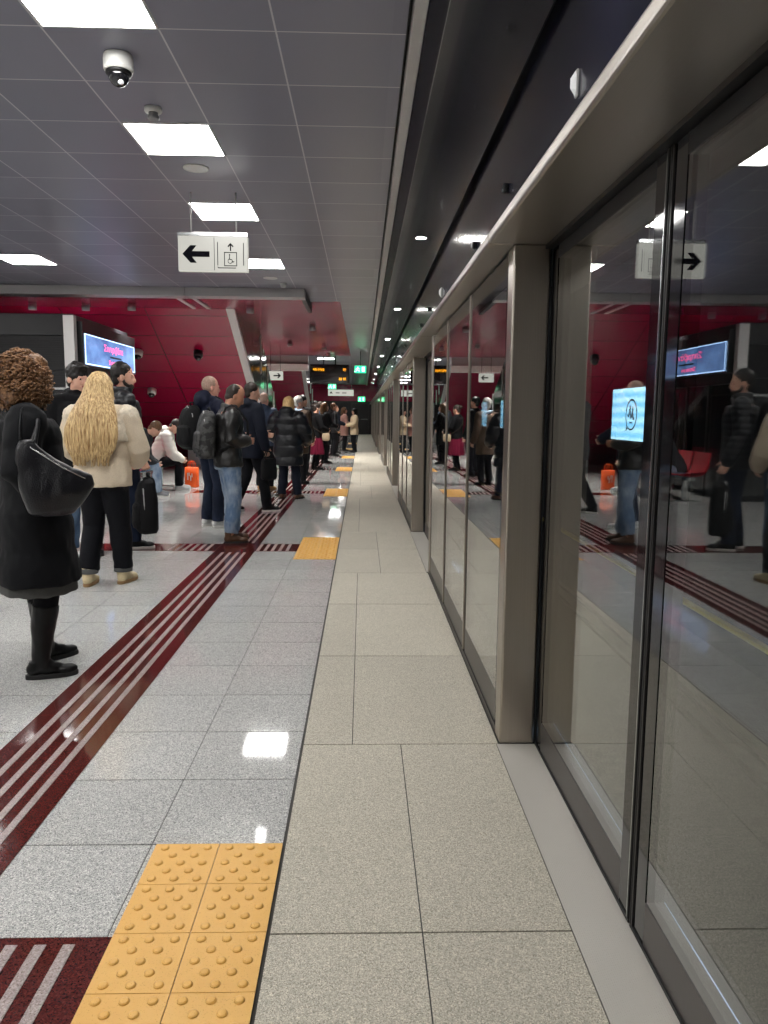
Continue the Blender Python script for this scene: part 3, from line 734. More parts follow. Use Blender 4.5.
# ---- walls
struct(MB().box(-8.6, -8.5, YB, YE, 0, 3.4).build('wall_left', M['pale_wall']))
struct(MB().box(-8.6, .97, YB - .1, YB, 0, 3.4).build('wall_back', M['pale_wall']))
we = empty('wall_end', (0, YE, 0)); struct(we)
struct(MB().box(-8.5, .97, 0, .1, 2.2, 3.4).build('red_panels', M['red_wall'], we))
struct(MB().box(-8.5, .97, .02, .1, 0, 2.2).build('dark_panels', M['dark_clad'], we))
d = empty('door_1', (-.15, YE - .02, 0)); struct(d)
struct(MB().box(-.62, -.55, -.03, .03, 0, 2.1).box(.55, .62, -.03, .03, 0, 2.1).box(-.62, .62, -.03, .03, 2.05, 2.13).build('door_frame', M['dark_alu'], d))
struct(MB().box(-.545, -.004, -.012, .02, .01, 2.045).box(.004, .545, -.012, .02, .01, 2.045).build('door_leaf', M['black_frame'], d, bevel=.003))
struct(MB().box(-.5, -.05, -.06, -.045, 1.0, 1.03).box(.05, .5, -.06, -.045, 1.0, 1.03).box(-.5, -.48, -.05, -.01, 1.0, 1.03).box(.48, .5, -.05, -.01, 1.0, 1.03).build('push_bar', M['chrome'], d))
# ---- tunnel beyond the glass
struct(MB().box(4.35, 4.5, YB, YE + 5, -1.4, 4.2).build('wall_right', M['concrete']))
struct(MB().box(.97, 4.35, YB, YE + 5, 3.9, 4.2).build('ceiling_tunnel', M['concrete']))
struct(MB().box(.80, 4.35, YB, YE + 5, -1.5, -1.3).build('floor_track_bed', M['ballast']))
struct(MB().box(.78, .80, YB, YE, -1.3, -.2).build('trim_13', M['concrete']))
struct(MB().box(.9, 4.35, YE + 5, YE + 5.1, -1.3, 3.9).build('wall_tunnel_far', M['concrete']))
struct(MB().box(.98, 4.35, YB - .1, YB, -1.3, 3.9).build('wall_tunnel_near', M['concrete']))
struct(MB().box(.97, 1.0, YB, YE + 5, 3.37, 3.9).build('trim_14', M['concrete']))
for X, lab in ((1.52, 'Shiny steel running rail nearer the platform, seen through the glass doors'), (2.955, 'Shiny steel running rail farther from the platform, seen through glass doors')):
    r = empty('running_rail', (X, 0, -1.3)); tag(r, lab, 'rail', 'running rails on the track')
    MB().box(-.035, .035, YB, YE, .16, .2).build('rail_head', M['rail'], r, bevel=.006)
    MB().box(-.01, .01, YB, YE, .03, .16).box(-.07, .07, YB, YE, 0, .03).build('rail_web', M['ballast'], r)
r = empty('third_rail', (4.15, 0, -1.3)); tag(r, 'Yellow cover along the foot of the tunnel wall behind the tracks', 'conductor rail')
MB().box(-.05, .05, YB, YE, .28, .335).build('cover', M['rail_yellow'], r, bevel=.02)
MB().box(-.04, .04, YB, YE, .0, .28).build('bracket', M['ballast'], r)

# ---- platform screen doors
def frame_bars(y0, y1, z0, z1, side, top, bot, x0, x1, side2=None):
    s2 = side if side2 is None else side2
    return MB().box(x0, x1, y0, y0 + side, z0, z1).box(x0, x1, y1 - s2, y1, z0, z1).box(x0, x1, y0 + side, y1 - s2, z0, z0 + bot).box(x0, x1, y0 + side, y1 - s2, z1 - top, z1)
DX = .728
def door(n, yb):
    r = empty('door_%d' % n, (DX, yb - 1.13, 0)); struct(r); oy = yb - 1.13
    for i, (a, b) in enumerate(((yb - 2.26, yb - 1.13), (yb - 1.13, yb))):
        a += .006; b -= .006; a -= oy; b -= oy
        lf = MB().box(0, .05, a, a + .085, .012, 1.992).box(0, .05, b - .085, b, .012, 1.992).build('leaf_frame', M['black_gloss'], r); struct(lf)
        struct(MB().box(0, .05, a + .085, b - .085, 1.945, 1.992).build('top_rail', M['rubber'], lf))
        struct(MB().box(.0, .05, a + .085, b - .085, .012, .128).build('bottom_rail', M['grooved'], lf))
        struct(MB().box(.002, .012, a + .085, b - .085, .128, 1.945).build('leaf_glass', M['glass'], lf))
        q = b if i == 0 else a
        struct(MB().box(-.006, .05, min(q, q + (-.008 if i == 0 else .008)), max(q, q + (-.008 if i == 0 else .008)), .012, 1.992).build('edge_seal', M['rubber'], lf, bevel=.002))
        struct(MB().box(-.004, .0, (q - .016) if i == 0 else (q + .008), (q - .008) if i == 0 else (q + .016), .012, 1.992).build('edge_strip', M['chrome'] if i else M['dark_alu'], lf))
        struct(MB().box(-.004, .05, a, b, .002, .012).build('bottom_seal', M['rubber'], lf))
    struct(MB().box(.11, .13, -1.1, 1.5, -.012, .004).build('glint_strip', M['glint_glow'], r))  # added glowing strip, draws the rail glint as a line behind the glass
def fixed(n, ya, yb):
    r = empty('window_%d' % n, (.585, ya, 0)); struct(r); L = yb - ya; w = L / 3
    for i in range(3):
        a, b = w * i + .004, w * (i + 1) - .004
        f = MB().box(0, .05, a, a + .05, .03, 2.0).box(0, .05, b - .05, b, .03, 2.0).box(0, .05, a + .05, b - .05, 1.88, 2.0).build('pane_frame', M['black_gloss'], r); struct(f)
        struct(MB().box(0, .05, a + .05, b - .05, .03, .17).build('bottom_rail', M['grooved'], f))
        struct(MB().box(.001, .011, a + .05, b - .05, .17, 1.88).build('pane_glass', M['glass'], f))
        if i: struct(MB().box(-.007, .02, w * i - .011, w * i + .011, .03, 2.0).build('mullion', M['steel'], r, bevel=.003))
    struct(MB().box(-.006, .06, 0, L, 0.0, .03).build('base_rail', M['dark_alu'], r))
np_ = [20]
def pillar(y0, y1):
    r = empty('trim_%d' % np_[0], (.65, (y0 + y1) / 2, 0)); np_[0] += 1; struct(r); h = (y1 - y0) / 2
    struct(MB().box(-.072, .072, -h, h, 0, 2.01).build('steel_cladding', M['steel'], r, bevel=.009, seg=3))
    struct(MB().box(.072, .078, -h + .004, -h + .03, 0, 2.01).box(.072, .078, h - .03, h - .004, 0, 2.01).build('door_gasket', M['rubber'], r))
for k in range(-1, 9):
    yb = Y0 + P_ * k
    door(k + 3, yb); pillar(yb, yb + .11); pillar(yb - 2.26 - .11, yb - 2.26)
    e = min(yb + P_ - 2.26 - .11, YE)
    if e - yb > 1: fixed(k + 2, yb + .11, e)

# ---- red incline: underside of a stair flight, with light edge trim and dark side
def incline(n, y0, x0, x1, m=M['red_slope']):
    r = empty('wall_incline_%d' % n, (0, 0, 0)); struct(r); sl = .519; L = 3.3 / sl
    def pr(poly, xa, xb, mat, name, bev=0):
        return struct(MB().prism(poly, lambda u, v, w: (xa + w, u, v), xb - xa).build(name, mat, r, bevel=bev))
    pr([(y0, 3.3), (y0 + L, 0), (y0 + L + .3, 0), (y0 + .3, 3.3)], x0, x1 - .16, m, 'red_underside')
    pr([(y0 - .03, 3.3), (y0 + L - .03, 0), (y0 + L + .14, 0), (y0 + .14, 3.3)], x1 - .16, x1, M['grey_trim'], 'edge_trim', .006)
    pr([(y0 + .14, 3.3), (y0 + L + .14, 0), (y0 + L + 3.7, 0), (y0 + 3.7, 3.3)], x1 - .1, x1 - .02, M['dark_mirror'], 'side_cladding')
    mb = MB()
    for a, z0, z1 in ((3.75, 2.3, 3.2), (5.0, 1.85, 2.55), (6.3, 1.2, 1.95)): mb.box(x1 - .06, x1 - .0, y0 + a, y0 + a + .07, z0, z1)
    struct(mb.build('side_post', M['grey_trim'], r))
    return r
incline(1, 14.66, -7.2, -2.42); incline(2, 32.2, -7.2, -2.42)
struct(MB().box(-4.6, -2.65, 20.1, 20.3, 0, .58).build('trim_12', M['white_gloss'], bevel=.01))

# ================================================================== CEILING FIXTURES
def ceiling_light(x0, y0, label, group, w=.592, d=.635):
    r = empty('ceiling_light', (x0 + w / 2, y0 + d / 2, 3.3)); tag(r, label, 'ceiling light', group); a, b = w / 2, d / 2
    MB().box(-a, a, -b, -b + .012, -.006, 0).box(-a, a, b - .012, b, -.006, 0).box(-a, -a + .012, -b + .012, b - .012, -.006, 0).box(a - .012, a, -b + .012, b - .012, -.006, 0).build('frame', M['light_frame'], r)
    MB().box(-a + .012, a - .012, -b + .012, b - .012, -.003, -.001).build('diffuser', M['light'], r); return r
G = 'square light panels in the grey ceiling'
lab = {3.53: 'Square ceiling light cut by the top edge, nearest the white dome camera', 5.44: 'Whole square ceiling light between smoke detector and round speaker', 7.38: 'Square ceiling light just above the hanging lift sign', 9.93: 'Square ceiling light showing at the right of the hanging lift sign'}
for y in (-1.6, 1.62):
    ceiling_light(-1.64, y, 'Square ceiling light in the row over the guiding strip, behind the camera', G)
for y, l in lab.items(): ceiling_light(-1.64, y, l, G)
for y in (-3.5, -1.6, .3, 1.62, 3.53, 5.44, 7.38):
    ceiling_light(-4.57, y, 'Square ceiling light in the far left row, beyond the left edge', G)
ceiling_light(-4.66, 9.89, 'Square ceiling light at the left edge above the curly haired woman', G)
for y in (-1.6, 1.62, 3.53, 5.44, 7.38, 9.89): ceiling_light(-7.4, y, 'Square ceiling light deep in the hall, beyond the left edge', G)
ceiling_light(-1.6, 27.0, 'Distant square ceiling light just above the black departure board', G)
for i, y in enumerate((31, 35, 39, 43, 47)): ceiling_light(-1.6, y, 'Far ceiling light, %s one hidden beyond the black departure board' % ordn[i], 'far lights beyond the departure board')
for i, y in enumerate((28, 31, 40, 46)): ceiling_light(-5.2, y, 'Far ceiling light, %s one over the hall behind the inclines' % ordn[i], 'far lights behind the inclines')
for i in range(9):
    y = 2.95 + 5.71 * i
    r = empty('downlight', (.64, y, 3.3)); tag(r, '%s round downlight in the dark soffit, counted from the camera' % ordn[i].capitalize(), 'downlight', 'round downlights in the dark soffit over the doors')
    MB().lathe([(.055, -.001), (.058, -.006), (.075, -.006), (.078, 0)]).build('rim', M['chrome'], r, smooth=True)
    MB().lathe([(.002, -.004), (.055, -.003), (.055, -.0005), (.002, -.0005)]).build('lens', M['downlight'], r)
# ceiling dome camera
r = empty('dome_camera', (-1.349, 4.465, 3.3)); tag(r, 'White dome security camera with dark glass on the grey ceiling', 'security camera')
MB().lathe([(.002, 0), (.076, 0), (.08, -.03), (.08, -.075), (.073, -.088), (.002, -.088)][::-1]).build('housing', M['white_plastic'], r, smooth=False, bevel=.006)
MB().lathe([(.068, -.083), (.07, -.1), (.063, -.104)][::-1]).build('black_ring', M['black_frame'], r, smooth=True)
mb = MB().ell((0, -.0, -.105), (.057, .057, .06), 24, 14); mb.build('glass_dome', M['dark_glass_dome'], r, smooth=True)
MB().ell((.018, -.026, -.149), (.017, .017, .015), 14, 8).build('lens', M['lens_glass'], r, smooth=True)
r = empty('smoke_detector', (-1.356, 5.19, 3.3)); tag(r, 'White round smoke detector on the ceiling behind the dome camera', 'smoke detector')
MB().lathe([(.002, -.028), (.05, -.028), (.056, -.02), (.056, 0), (.002, 0)]).build('base', M['white_plastic'], r, smooth=True)
MB().lathe([(.002, -.075), (.03, -.074), (.036, -.066), (.036, -.05), (.03, -.046), (.03, -.028), (.002, -.028)]).build('sensor_head', M['grey_plastic'], r, smooth=True)
def speaker(x, y, label):
    r = empty('ceiling_speaker', (x, y, 3.3)); tag(r, label, 'ceiling speaker', 'round speakers in the grey ceiling')
    MB().lathe([(.088, -.001), (.09, -.008), (.1, -.008), (.104, 0)]).build('rim', M['white_plastic'], r, smooth=True)
    MB().lathe([(.002, -.007), (.088, -.005), (.088, -.001), (.002, -.001)]).build('grille', M['light_frame'], r)
speaker(-1.34, 6.38, 'Round white ceiling speaker behind the second square light'); speaker(-1.34, 11.3, 'Distant round white ceiling speaker just before the grey beam')
r = empty('smoke_detector', (-1.2, 11.75, 3.3)); tag(r, 'Small white smoke detector close to the right end of the grey beam', 'smoke detector')
MB().lathe([(.002, -.06), (.035, -.06), (.05, -.03), (.055, 0), (.002, 0)]).build('cover', M['white_plastic'], r, smooth=True)
# spots and cameras on the red ceiling and the red incline
RC = [(-6.02, 14.3, 'Round spot fixture on the red ceiling at far left, above the black kiosk'), (-5.06, 14.3, 'Second round spot fixture on the red ceiling, above the black kiosk'), (-4.2, 14.2, 'Round spot fixture on the red ceiling above the blue station display'), (-2.08, 14.36, 'Round spot fixture under the red ceiling near the incline top'), (-1.12, 22.3, 'Round spot fixture on the red ceiling ahead of the departure board'), (-2.0, 21.2, 'Round spot fixture on the red ceiling beside the dark mirrored incline side'), (-1.12, 17.2, 'Round spot fixture on the red ceiling, nearer one in the row over the queue'), (-1.12, 25.2, 'Round spot fixture on the red ceiling, farther one in the row over the queue'), (-3.6, 24.4, 'Round spot fixture on the red ceiling behind the red incline'), (-5.2, 22.6, 'Round spot fixture on the red ceiling deep behind the red incline')]
for x, y, l in RC:
    r = empty('spot_fixture', (x, y, 3.302)); tag(r, l, 'spot light', 'round spots on the red ceiling')
    MB().lathe([(.06, -.11), (.07, -.11), (.07, 0), (.002, 0), (.002, -.01), (.06, -.02)]).build('housing', M['grey_plastic'], r, smooth=True)
    MB().lathe([(.002, -.030), (.058, -.028), (.058, -.02), (.002, -.02)]).build('lens', M['spot_lens'], r)
    L = bpy.data.lights.new('spot_lamp', 'SPOT'); L.energy = 330; L.spot_size = R_(110); L.spot_blend = .6; L.shadow_soft_size = .05; L.color = (1, .97, .92)
    lo = bpy.data.objects.new('spot_lamp', L); COL.objects.link(lo); lo.location = (0, 0, -.115); lo.parent = r
for x, y, z, l, dark in ((-3.39, 15.98, 2.60, 'Black round camera fixed high on the red incline', True), (-4.75, 17.40, 1.868, 'White dome camera fixed low on the red incline beside the bearded man', False), (-4.62, 15.98, 2.605, 'White dome camera on the red incline behind the station display', False)):
    r = empty('dome_camera', (x, y, z)); tag(r, l, 'security camera', 'cameras on the red incline')
    r.rotation_euler = (R_(-27.4), 0, 0)
    MB().lathe([(.002, -.12), (.085, -.12), (.095, -.1), (.095, 0), (.002, 0)]).build('housing', M['dark_alu'] if dark else M['white_plastic'], r, smooth=True)
    MB().ell((0, 0, -.13), (.07, .07, .065), 20, 12).build('glass_dome', M['dark_glass_dome'], r, smooth=True)
# fascia lamps and sensors above the doors
for i in range(6):
    y = 3.486 + 5.71 * i
    r = empty('indicator_lamp', (.935, y, 2.80)); tag(r, '%s clear faceted lamp on the dark fascia, counted from the camera' % ordn[i].capitalize(), 'indicator lamp', 'clear door lamps on the fascia')
    MB().box(-.012, 0, -.018, .018, -.058, .058).build('base', M['grey_plastic'], r, bevel=.006)
    MB().add([(-.012, -.016, -.03), (-.012, .016, -.03), (-.012, .016, .03), (-.012, -.016, .03), (-.012, 0, -.055), (-.012, 0, .055), (-.035, 0, -.02), (-.035, 0, .02)], [(0, 4, 6), (4, 1, 6), (1, 2, 7, 6), (2, 5, 7), (5, 3, 7), (3, 0, 6, 7), (0, 3, 5, 2, 1, 4)]).build('lens', M['lens_glass'], r)
    for j, (dy, z) in enumerate(((1.615, 2.82), (3.0, 2.76))):
        s_ = empty('door_sensor', (.935, y + dy, z)); tag(s_, 'Small black sensor on the fascia, %s after the %s clear lamp' % (('first', 'second')[j], ordn[i].replace('nearest', 'first')), 'sensor', 'small black sensors on the fascia')
        MB().box(-.03, 0, -.02, .02, -.03, .03).build('housing', M['black_frame'], s_, bevel=.008)
        MB().lathe([(.002, .0), (.009, .0), (.009, .008), (.002, .008)], n=14).build('lens', M['lens_glass'], s_, loc=(-.03, 0, -.012)).rotation_euler = (0, R_(-90), 0)

# ================================================================== SIGNS
r = empty('lift_sign', (-1.341, 7.05, 2.615)); tag(r, 'White hanging sign with black left arrow and wheelchair lift symbol', 'sign')
MB().box(-.309, .309, -.03, .03, 0, .304).build('sign_box', M['sign_white'], r, bevel=.004)
MB().box(-.311, .311, -.032, .032, .304, .338).build('top_rail', M['chrome'], r, bevel=.003)
for x in (-.195, .205): MB().tube([(x, 0, .336), (x, 0, .684)], .007, 12, cap=False).build('hanging_rod', M['light_frame'], r, smooth=True)
sf = -.0305
pl = lambda u, v, w: (u, sf - w, v)
sg = MB(); T = .0025
sg.prism([(-.27, .133), (-.20, .2), (-.145, .2), (-.185, .155), (-.03, .155), (-.03, .111), (-.185, .111), (-.145, .065), (-.20, .065)], pl, T)
def bar(mb, x0, z0, x1, z1, w, fn=pl, t=T):
    d = Vector((x1 - x0, z1 - z0)).normalized() * (w / 2); n = Vector((-d.y, d.x))
    mb.prism([(x0 - n.x - d.x, z0 - n.y - d.y), (x1 - n.x + d.x, z1 - n.y + d.y), (x1 + n.x + d.x, z1 + n.y + d.y), (x0 + n.x - d.x, z0 + n.y - d.y)], fn, t)
def ring(mb, cx, cz, ro, ri, fn=pl, t=T, a0=0, a1=360, n=24, sx=1.0):
    for i in range(n):
        q0, q1 = R_(a0 + (a1 - a0) * i / n), R_(a0 + (a1 - a0) * (i + 1) / n)
        mb.prism([(cx + ri * math.cos(q0) * sx, cz + ri * math.sin(q0)), (cx + ro * math.cos(q0) * sx, cz + ro * math.sin(q0)), (cx + ro * math.cos(q1) * sx, cz + ro * math.sin(q1)), (cx + ri * math.cos(q1) * sx, cz + ri * math.sin(q1))], fn, t)
bar(sg, .012, .01, .012, .26, .004)
bar(sg, .042, .225, .042, .05, .006); bar(sg, .048, .028, .2, .028, .006); ring(sg, .052, .038, .013, .007, a0=180, a1=270, n=6); bar(sg, .272, .22, .272, .05, .006)
bar(sg, .157, .165, .157, .205, .01); sg.prism([(.157, .222), (.130, .196), (.137, .189), (.157, .208), (.177, .189), (.184, .196)], pl, T)
for q in ((.102, .148, .21, .148), (.102, .045, .21, .045), (.102, .045, .102, .148), (.21, .045, .21, .148)): bar(sg, *q, .006)
ring(sg, .152, .082, .021, .0165, a0=110, a1=400, n=18); bar(sg, .147, .118, .147, .095, .006); ring(sg, .147, .129, .006, 0.0005, n=12); bar(sg, .147, .095, .166, .093, .006); bar(sg, .166, .093, .176, .074, .006); bar(sg, .176, .074, .186, .078, .006)
sg.v = [(x, y, z * 1.115) for x, y, z in sg.v]
sg.build('pictogram', M['sign_black'], r)
# station display (faces +X)
r = empty('station_display', (-4.3, 13.31, 2.06)); tag(r, 'Wide blue lit station name display with red letters on kiosk side', 'display')
MB().box(-.11, 0, -1.345, 1.345, 0, .675).build('housing', M['black_frame'], r, bevel=.006)
MB().box(0, .004, -1.26, 1.26, .045, .49).build('screen', M['tv_screen'], r)
MB().box(.003, .008, -1.275, 1.275, .03, .05).box(.003, .008, -1.275, -1.245, .05, .5).box(.003, .008, 1.245, 1.275, .05, .5).box(.003, .008, -1.275, 1.275, .485, .5).build('lit_edge', M['tv_edge'], r)
fx = lambda x, y, z: (.006 + z, x * 1.35 + .1, y)
text('Σιντριβάνι', .15, M['tv_text'], r, lambda x, y, z: fx(x, y + .345, z), 'name_lettering')
text('Sintrivani', .11, M['tv_text'], r, lambda x, y, z: fx(x, y + .125, z), 'name_lettering')
MB().box(.004, .006, -.1, .5, .205, .235).build('dark_bar', M['ink'], r)
# departure board
r = empty('departure_board', (-1.12, 26.0, 2.40)); tag(r, 'Black hanging departure board with amber dot text', 'departure board')
MB().box(-.66, .66, 0, .14, 0, .62).build('housing', M['board_black'], r, bevel=.02)
for x in (-.2, .2): MB().tube([(x, .07, .6), (x, .07, .9)], .02, 10, cap=False).build('hanger', M['black_frame'], r, smooth=True)
am = MB(); rr = random.Random(2)
for (x0, z0, n) in ((-.55, .40, 7), (.46, .40, 2), (.32, .09, 2), (.46, .09, 2)):
    for c in range(n * 4):
        if c % 4 == 3: continue
        for q in range(5):
            if rr.random() < .68: am.box(x0 + c * .0135, x0 + c * .0135 + .011, -.004, .001, z0 + q * .018, z0 + q * .018 + .015)
am.build('amber_dots', M['amber'], r)
# white platform sign + green exit signs
r = empty('platform_sign', (-.85, 30.0, 2.06)); tag(r, 'Small distant white hanging sign with black mark under the green exit sign', 'sign')
MB().box(-.5, .5, 0, .06, 0, .24).build('sign_box', M['sign_white'], r, bevel=.005)
m2 = MB(); m2.prism([(-.44, .09), (-.40, .16), (-.34, .16), (-.36, .12), (-.3, .09)], lambda u, v, w: (u, -.001 - w, v), .003)
m2.box(-.2, -.05, -.004, 0, .10, .13).box(.05, .22, -.004, 0, .10, .13).build('lettering', M['sign_black'], r)
for x in (-.25, .42): MB().tube([(x, .03, .235), (x, .03, 1.24)], .01, 8, cap=False).build('hanging_rod', M['chrome'], r)
def exit_sign(x, y, z, w, h, label, n=2, hang=True):
    r = empty('exit_sign', (x, y, z)); tag(r, label, 'exit sign', 'green lit exit signs')
    MB().box(-w / 2, w / 2, 0, .06, 0, h).build('green_box', M['exit_green'], r, bevel=.006)
    mb = MB(); f = lambda u, v, q: (u, -.001 - q, v)
    for i in range(n):
        c = -w / 2 + w * (i + .5) / n
        if i % 2 == 0:   # running figure
            ring(mb, c + .01, h * .78, h * .085, .001, f, .003, n=10)
            for b4 in ((.0, .68, -.01, .42), (-.01, .42, .06, .32), (.06, .32, .05, .14), (-.01, .42, -.05, .22), (-.05, .22, -.1, .2), (.0, .64, .07, .55), (0, .64, -.06, .52)): bar(mb, c + b4[0], h * b4[1], c + b4[2], h * b4[3], h * .08, f, .003)
        else:            # doorway
            mb.box(c - .045, c + .045, -.004, 0, h * .18, h * .85)
    mb.build('running_figure', M['exit_white'], r)
    if hang: MB().tube([(0, .03, h - .01), (0, .03, 3.3 - z)], .012, 8, cap=False).build('hanging_rod', M['black_frame'], r)
    return r
exit_sign(-.07, 24.0, 2.635, .36, .22, 'Green exit sign hanging beside the dark soffit right of the departure board')
exit_sign(-1.19, 30.1, 2.325, .31, .19, 'Green exit sign above the small distant white sign')
exit_sign(-.06, YE - .1, 2.18, .47, .32, 'Green exit sign over the dark end door of the platform', hang=False)
r = empty('arrow_sign', (-2.72, 24.0, 2.385)); tag(r, 'White hanging sign with a black arrow pointing right beside the incline', 'sign')
MB().box(-.235, .235, 0, .05, 0, .28).build('sign_box', M['sign_white'], r, bevel=.004)
m2 = MB(); f = lambda u, v, w: (u, -.001 - w, v)
m2.prism([(.17, .14), (.1, .215), (.05, .215), (.095, .16), (-.06, .16), (-.06, .12), (.095, .12), (.05, .065), (.1, .065)], f, .003); m2.build('arrow', M['sign_black'], r)
for x in (-.15, .15): MB().tube([(x, .025, .275), (x, .025, .917)], .008, 8, cap=False).build('hanging_rod', M['chrome'], r)
# lit screens on the far side of the track (face -X)
for i, (ya, yb, l) in enumerate(((10.62, 12.09, 'Pale blue lit screen with round black logo seen through the near glass door'), (21.0, 21.95, 'Distant pale blue lit screen, nearer one seen through the fixed glass'), (24.45, 25.45, 'Distant pale blue lit screen, farther one seen through the fixed glass'))):
    c = (ya + yb) / 2; h = (yb - ya) / 2
    r = empty('trackside_screen', (4.0, c, 1.0)); tag(r, l, 'screen', 'lit screens across the track')
    MB().box(.004, .1, -h - .03, h + .03, -.03, .81).build('housing', M['black_frame'], r, bevel=.005)
    MB().box(.1, .345, -.1, .1, .3, .5).build('wall_bracket', M['dark_alu'], r)
    MB().box(0, .005, -h, h, 0, .78).build('screen', M['screen'], r)
    if i == 0:
        lg = MB(); f = lambda u, v, w: (-.001 - w, -.1 * 1.4 - u, .385 + v)
        ring(lg, 0, .0, .235, .208, f, .003, a0=-118, a1=215, n=44)
        bar(lg, -.125, -.187, -.19, -.235, .024, f, .003); bar(lg, -.19, -.235, -.175, -.135, .024, f, .003)
        pts = [(-.135, -.01), (-.10, -.02), (-.055, .12), (-.04, .02), (-.01, -.045), (.02, -.02), (.055, .10), (.065, .0), (.085, -.055), (.12, -.06)]
        for p, q in zip(pts[:-1], pts[1:]): bar(lg, *p, *q, .036, f, .003)
        lg.build('round_logo', M['ink'], r)
        text('metro', .05, M['ink'], r, lambda x, y, z: (-.003 - z, -.14 - x, .385 - .115 + y), 'logo_lettering')

# ================================================================== KIOSK, BENCH, BAG
r = empty('kiosk', (-6.4, 13.2, 0)); tag(r, 'Black louvred kiosk with glazed lower half and pale corner post', 'kiosk')
def kb(name, mat, *b, bevel=0):
    mb = MB()
    for q in b: mb.box(q[0] + 6.4, q[1] + 6.4, q[2] - 13.2, q[3] - 13.2, q[4], q[5])
    return mb.build(name, mat, r, bevel=bevel)
kb('core', M['dark_clad'], (-8.45, -4.6, 12.05, 14.6, 0, 2.75))
kb('louvre_cladding', M['louvre'], (-8.48, -4.52, 11.9, 12.02, 1.98, 2.5), (-8.48, -4.52, 11.9, 12.02, 1.74, 1.97))
kb('roof_slab', M['dark_clad'], (-8.48, -4.42, 11.88, 14.62, 2.505, 2.83), bevel=.01)
kb('corner_post', M['grey_trim'], (-4.52, -4.36, 11.78, 11.9, 0, 2.80), bevel=.005)
kb('side_panel', M['dark_clad'], (-4.58, -4.42, 11.92, 14.6, 1.9, 2.5))
kb('transom', M['chrome'], (-8.48, -4.54, 11.86, 11.91, 1.69, 1.725))
for i in range(5): kb('front_pane', M['window_glass'], (-8.4 + i * .78, -7.66 + i * .78, 11.93, 11.945, .1, 1.69))
kb('mullion', M['dark_alu'], *[(-8.44 + i * .78, -8.40 + i * .78, 11.9, 11.96, 0, 1.69) for i in range(6)])
for i in range(3): kb('side_pane', M['window_glass'], (-4.45, -4.435, 12.0 + i * .87, 12.83 + i * .87, .1, 1.88))
kb('side_mullion', M['dark_alu'], *[(-4.47, -4.42, 11.955 + i * .87, 11.995 + i * .87, 0, 1.9) for i in range(4)])

r = empty('bench', (-3.72, 13.0, 0)); tag(r, 'Low metal platform bench with red seat pans under the two seated people', 'bench')
for i in range(4):
    y = -.96 + i * .64
    mb = MB()
    prof = [(.24, .455), (.2, .462), (.05, .445), (-.12, .44), (-.2, .455), (-.25, .5), (-.28, .6), (-.31, .78), (-.30, .80), (-.27, .6), (-.235, .49), (-.18, .435), (-.1, .425), (.05, .43), (.2, .445), (.24, .44)]
    mb.prism(prof, lambda u, v, w: (u, y - .27 + w, v), .54); mb.build('seat_pan', M['bench_red'], r, bevel=.006)
MB().box(-.06, .06, -1.3, 1.3, .36, .42).build('support_beam', M['chrome'], r, bevel=.005)
for y in (-1.05, 0, 1.05):
    MB().box(-.03, .03, y - .03, y + .03, 0, .36).box(-.22, .22, y - .035, y + .035, 0, .02).build('leg', M['chrome'], r, bevel=.004)
r = empty('shopping_bag', (-3.13, 13.95, 0), R_(-20)); tag(r, 'Orange shopping bag with white print standing on the floor beside seated person', 'bag')
MB().loft([(0, 0, .0, .12, .07), (0, 0, .02, .125, .075), (0, 0, .2, .13, .07), (.004, 0, .36, .132, .055), (0, 0, .365, .12, .045), (0, 0, .2, .115, .05)], 28, 0, .55).build('bag_body', M['orange_bag'], r, smooth=True)
for y in (-.04, .04): MB().tube([(-.06, y, .34), (-.055, y, .44), (0, y, .48), (.055, y, .44), (.06, y, .34)], .008, 8, flat=.5).build('handle', M['orange_bag'], r, smooth=True)
m2 = MB()
for (u, v, a, b) in ((-.05, .2, .02, .13), (-.02, .24, .02, .06), (.01, .17, .022, .1), (.04, .22, .018, .07)): m2.box(u, u + a, -.0755, -.0715, v - b / 2, v + b / 2)
m2.build('white_print', M['white_plastic'], r)

# ================================================================== PEOPLE
# curly haired woman at the left edge
p = Person((-1.66, 3.86), -64, 1.64, 1.14, 1.05, lean=-2, head=(28, 2), armR=((.285, -.08, 1.15), (.2, .04, 1.04)), armL=((-.28, -.06, 1.13), (-.22, .0, .95)),
    legR=((.08, .03, .47), (.075, -.02, .085), -4), legL=((-.10, .0, .47), (-.23, .03, .085), 22), voxel=.006, cv=.011).body('Woman with curly brown hair in long black coat and tall boots, back turned')
p.top('black_coat', 'coat', .04, .53, .12, 1.53, quilt=(.17, .006), wrinkle=.007, seed=1)
p.skirt('skirt_grey', .75, .475, (.20, .17), (.232, .2), pleat=.003)
p.trousers('dark_trouser', 'leggings', .006, .2, .0, wrinkle=.002)
p.shoes('boot', 'sole_dark', .1, boot=.41)
p.hair('curly', 'curly')
r = p.bag_root('shoulder_bag', (.40, .10, 1.0), 'Slouchy black leather shoulder bag hanging from the curly haired woman', 'handbag')
cx = .345; mb = MB(); rings = []
for (z, y0, y1, hw, sl) in ((.93, -.02, .16, .03, .0), (.945, -.05, .20, .055, .03), (1.0, -.07, .27, .065, .07), (1.06, -.08, .26, .06, .06), (1.13, -.085, .17, .05, .03), (1.20, -.085, .09, .038, .01), (1.27, -.08, .03, .024, 0), (1.31, -.06, .0, .012, 0)):
    ring_ = []
    for k in range(24):
        a = 2 * math.pi * k / 24; y = (y0 + y1) / 2 + (y1 - y0) / 2 * math.copysign(abs(math.sin(a)) ** .7, math.sin(a))
        ring_.append((cx + hw * math.copysign(abs(math.cos(a)) ** .7, math.cos(a)), y, z + sl * (y - y0) / (y1 - y0)))
    rings.append(ring_)
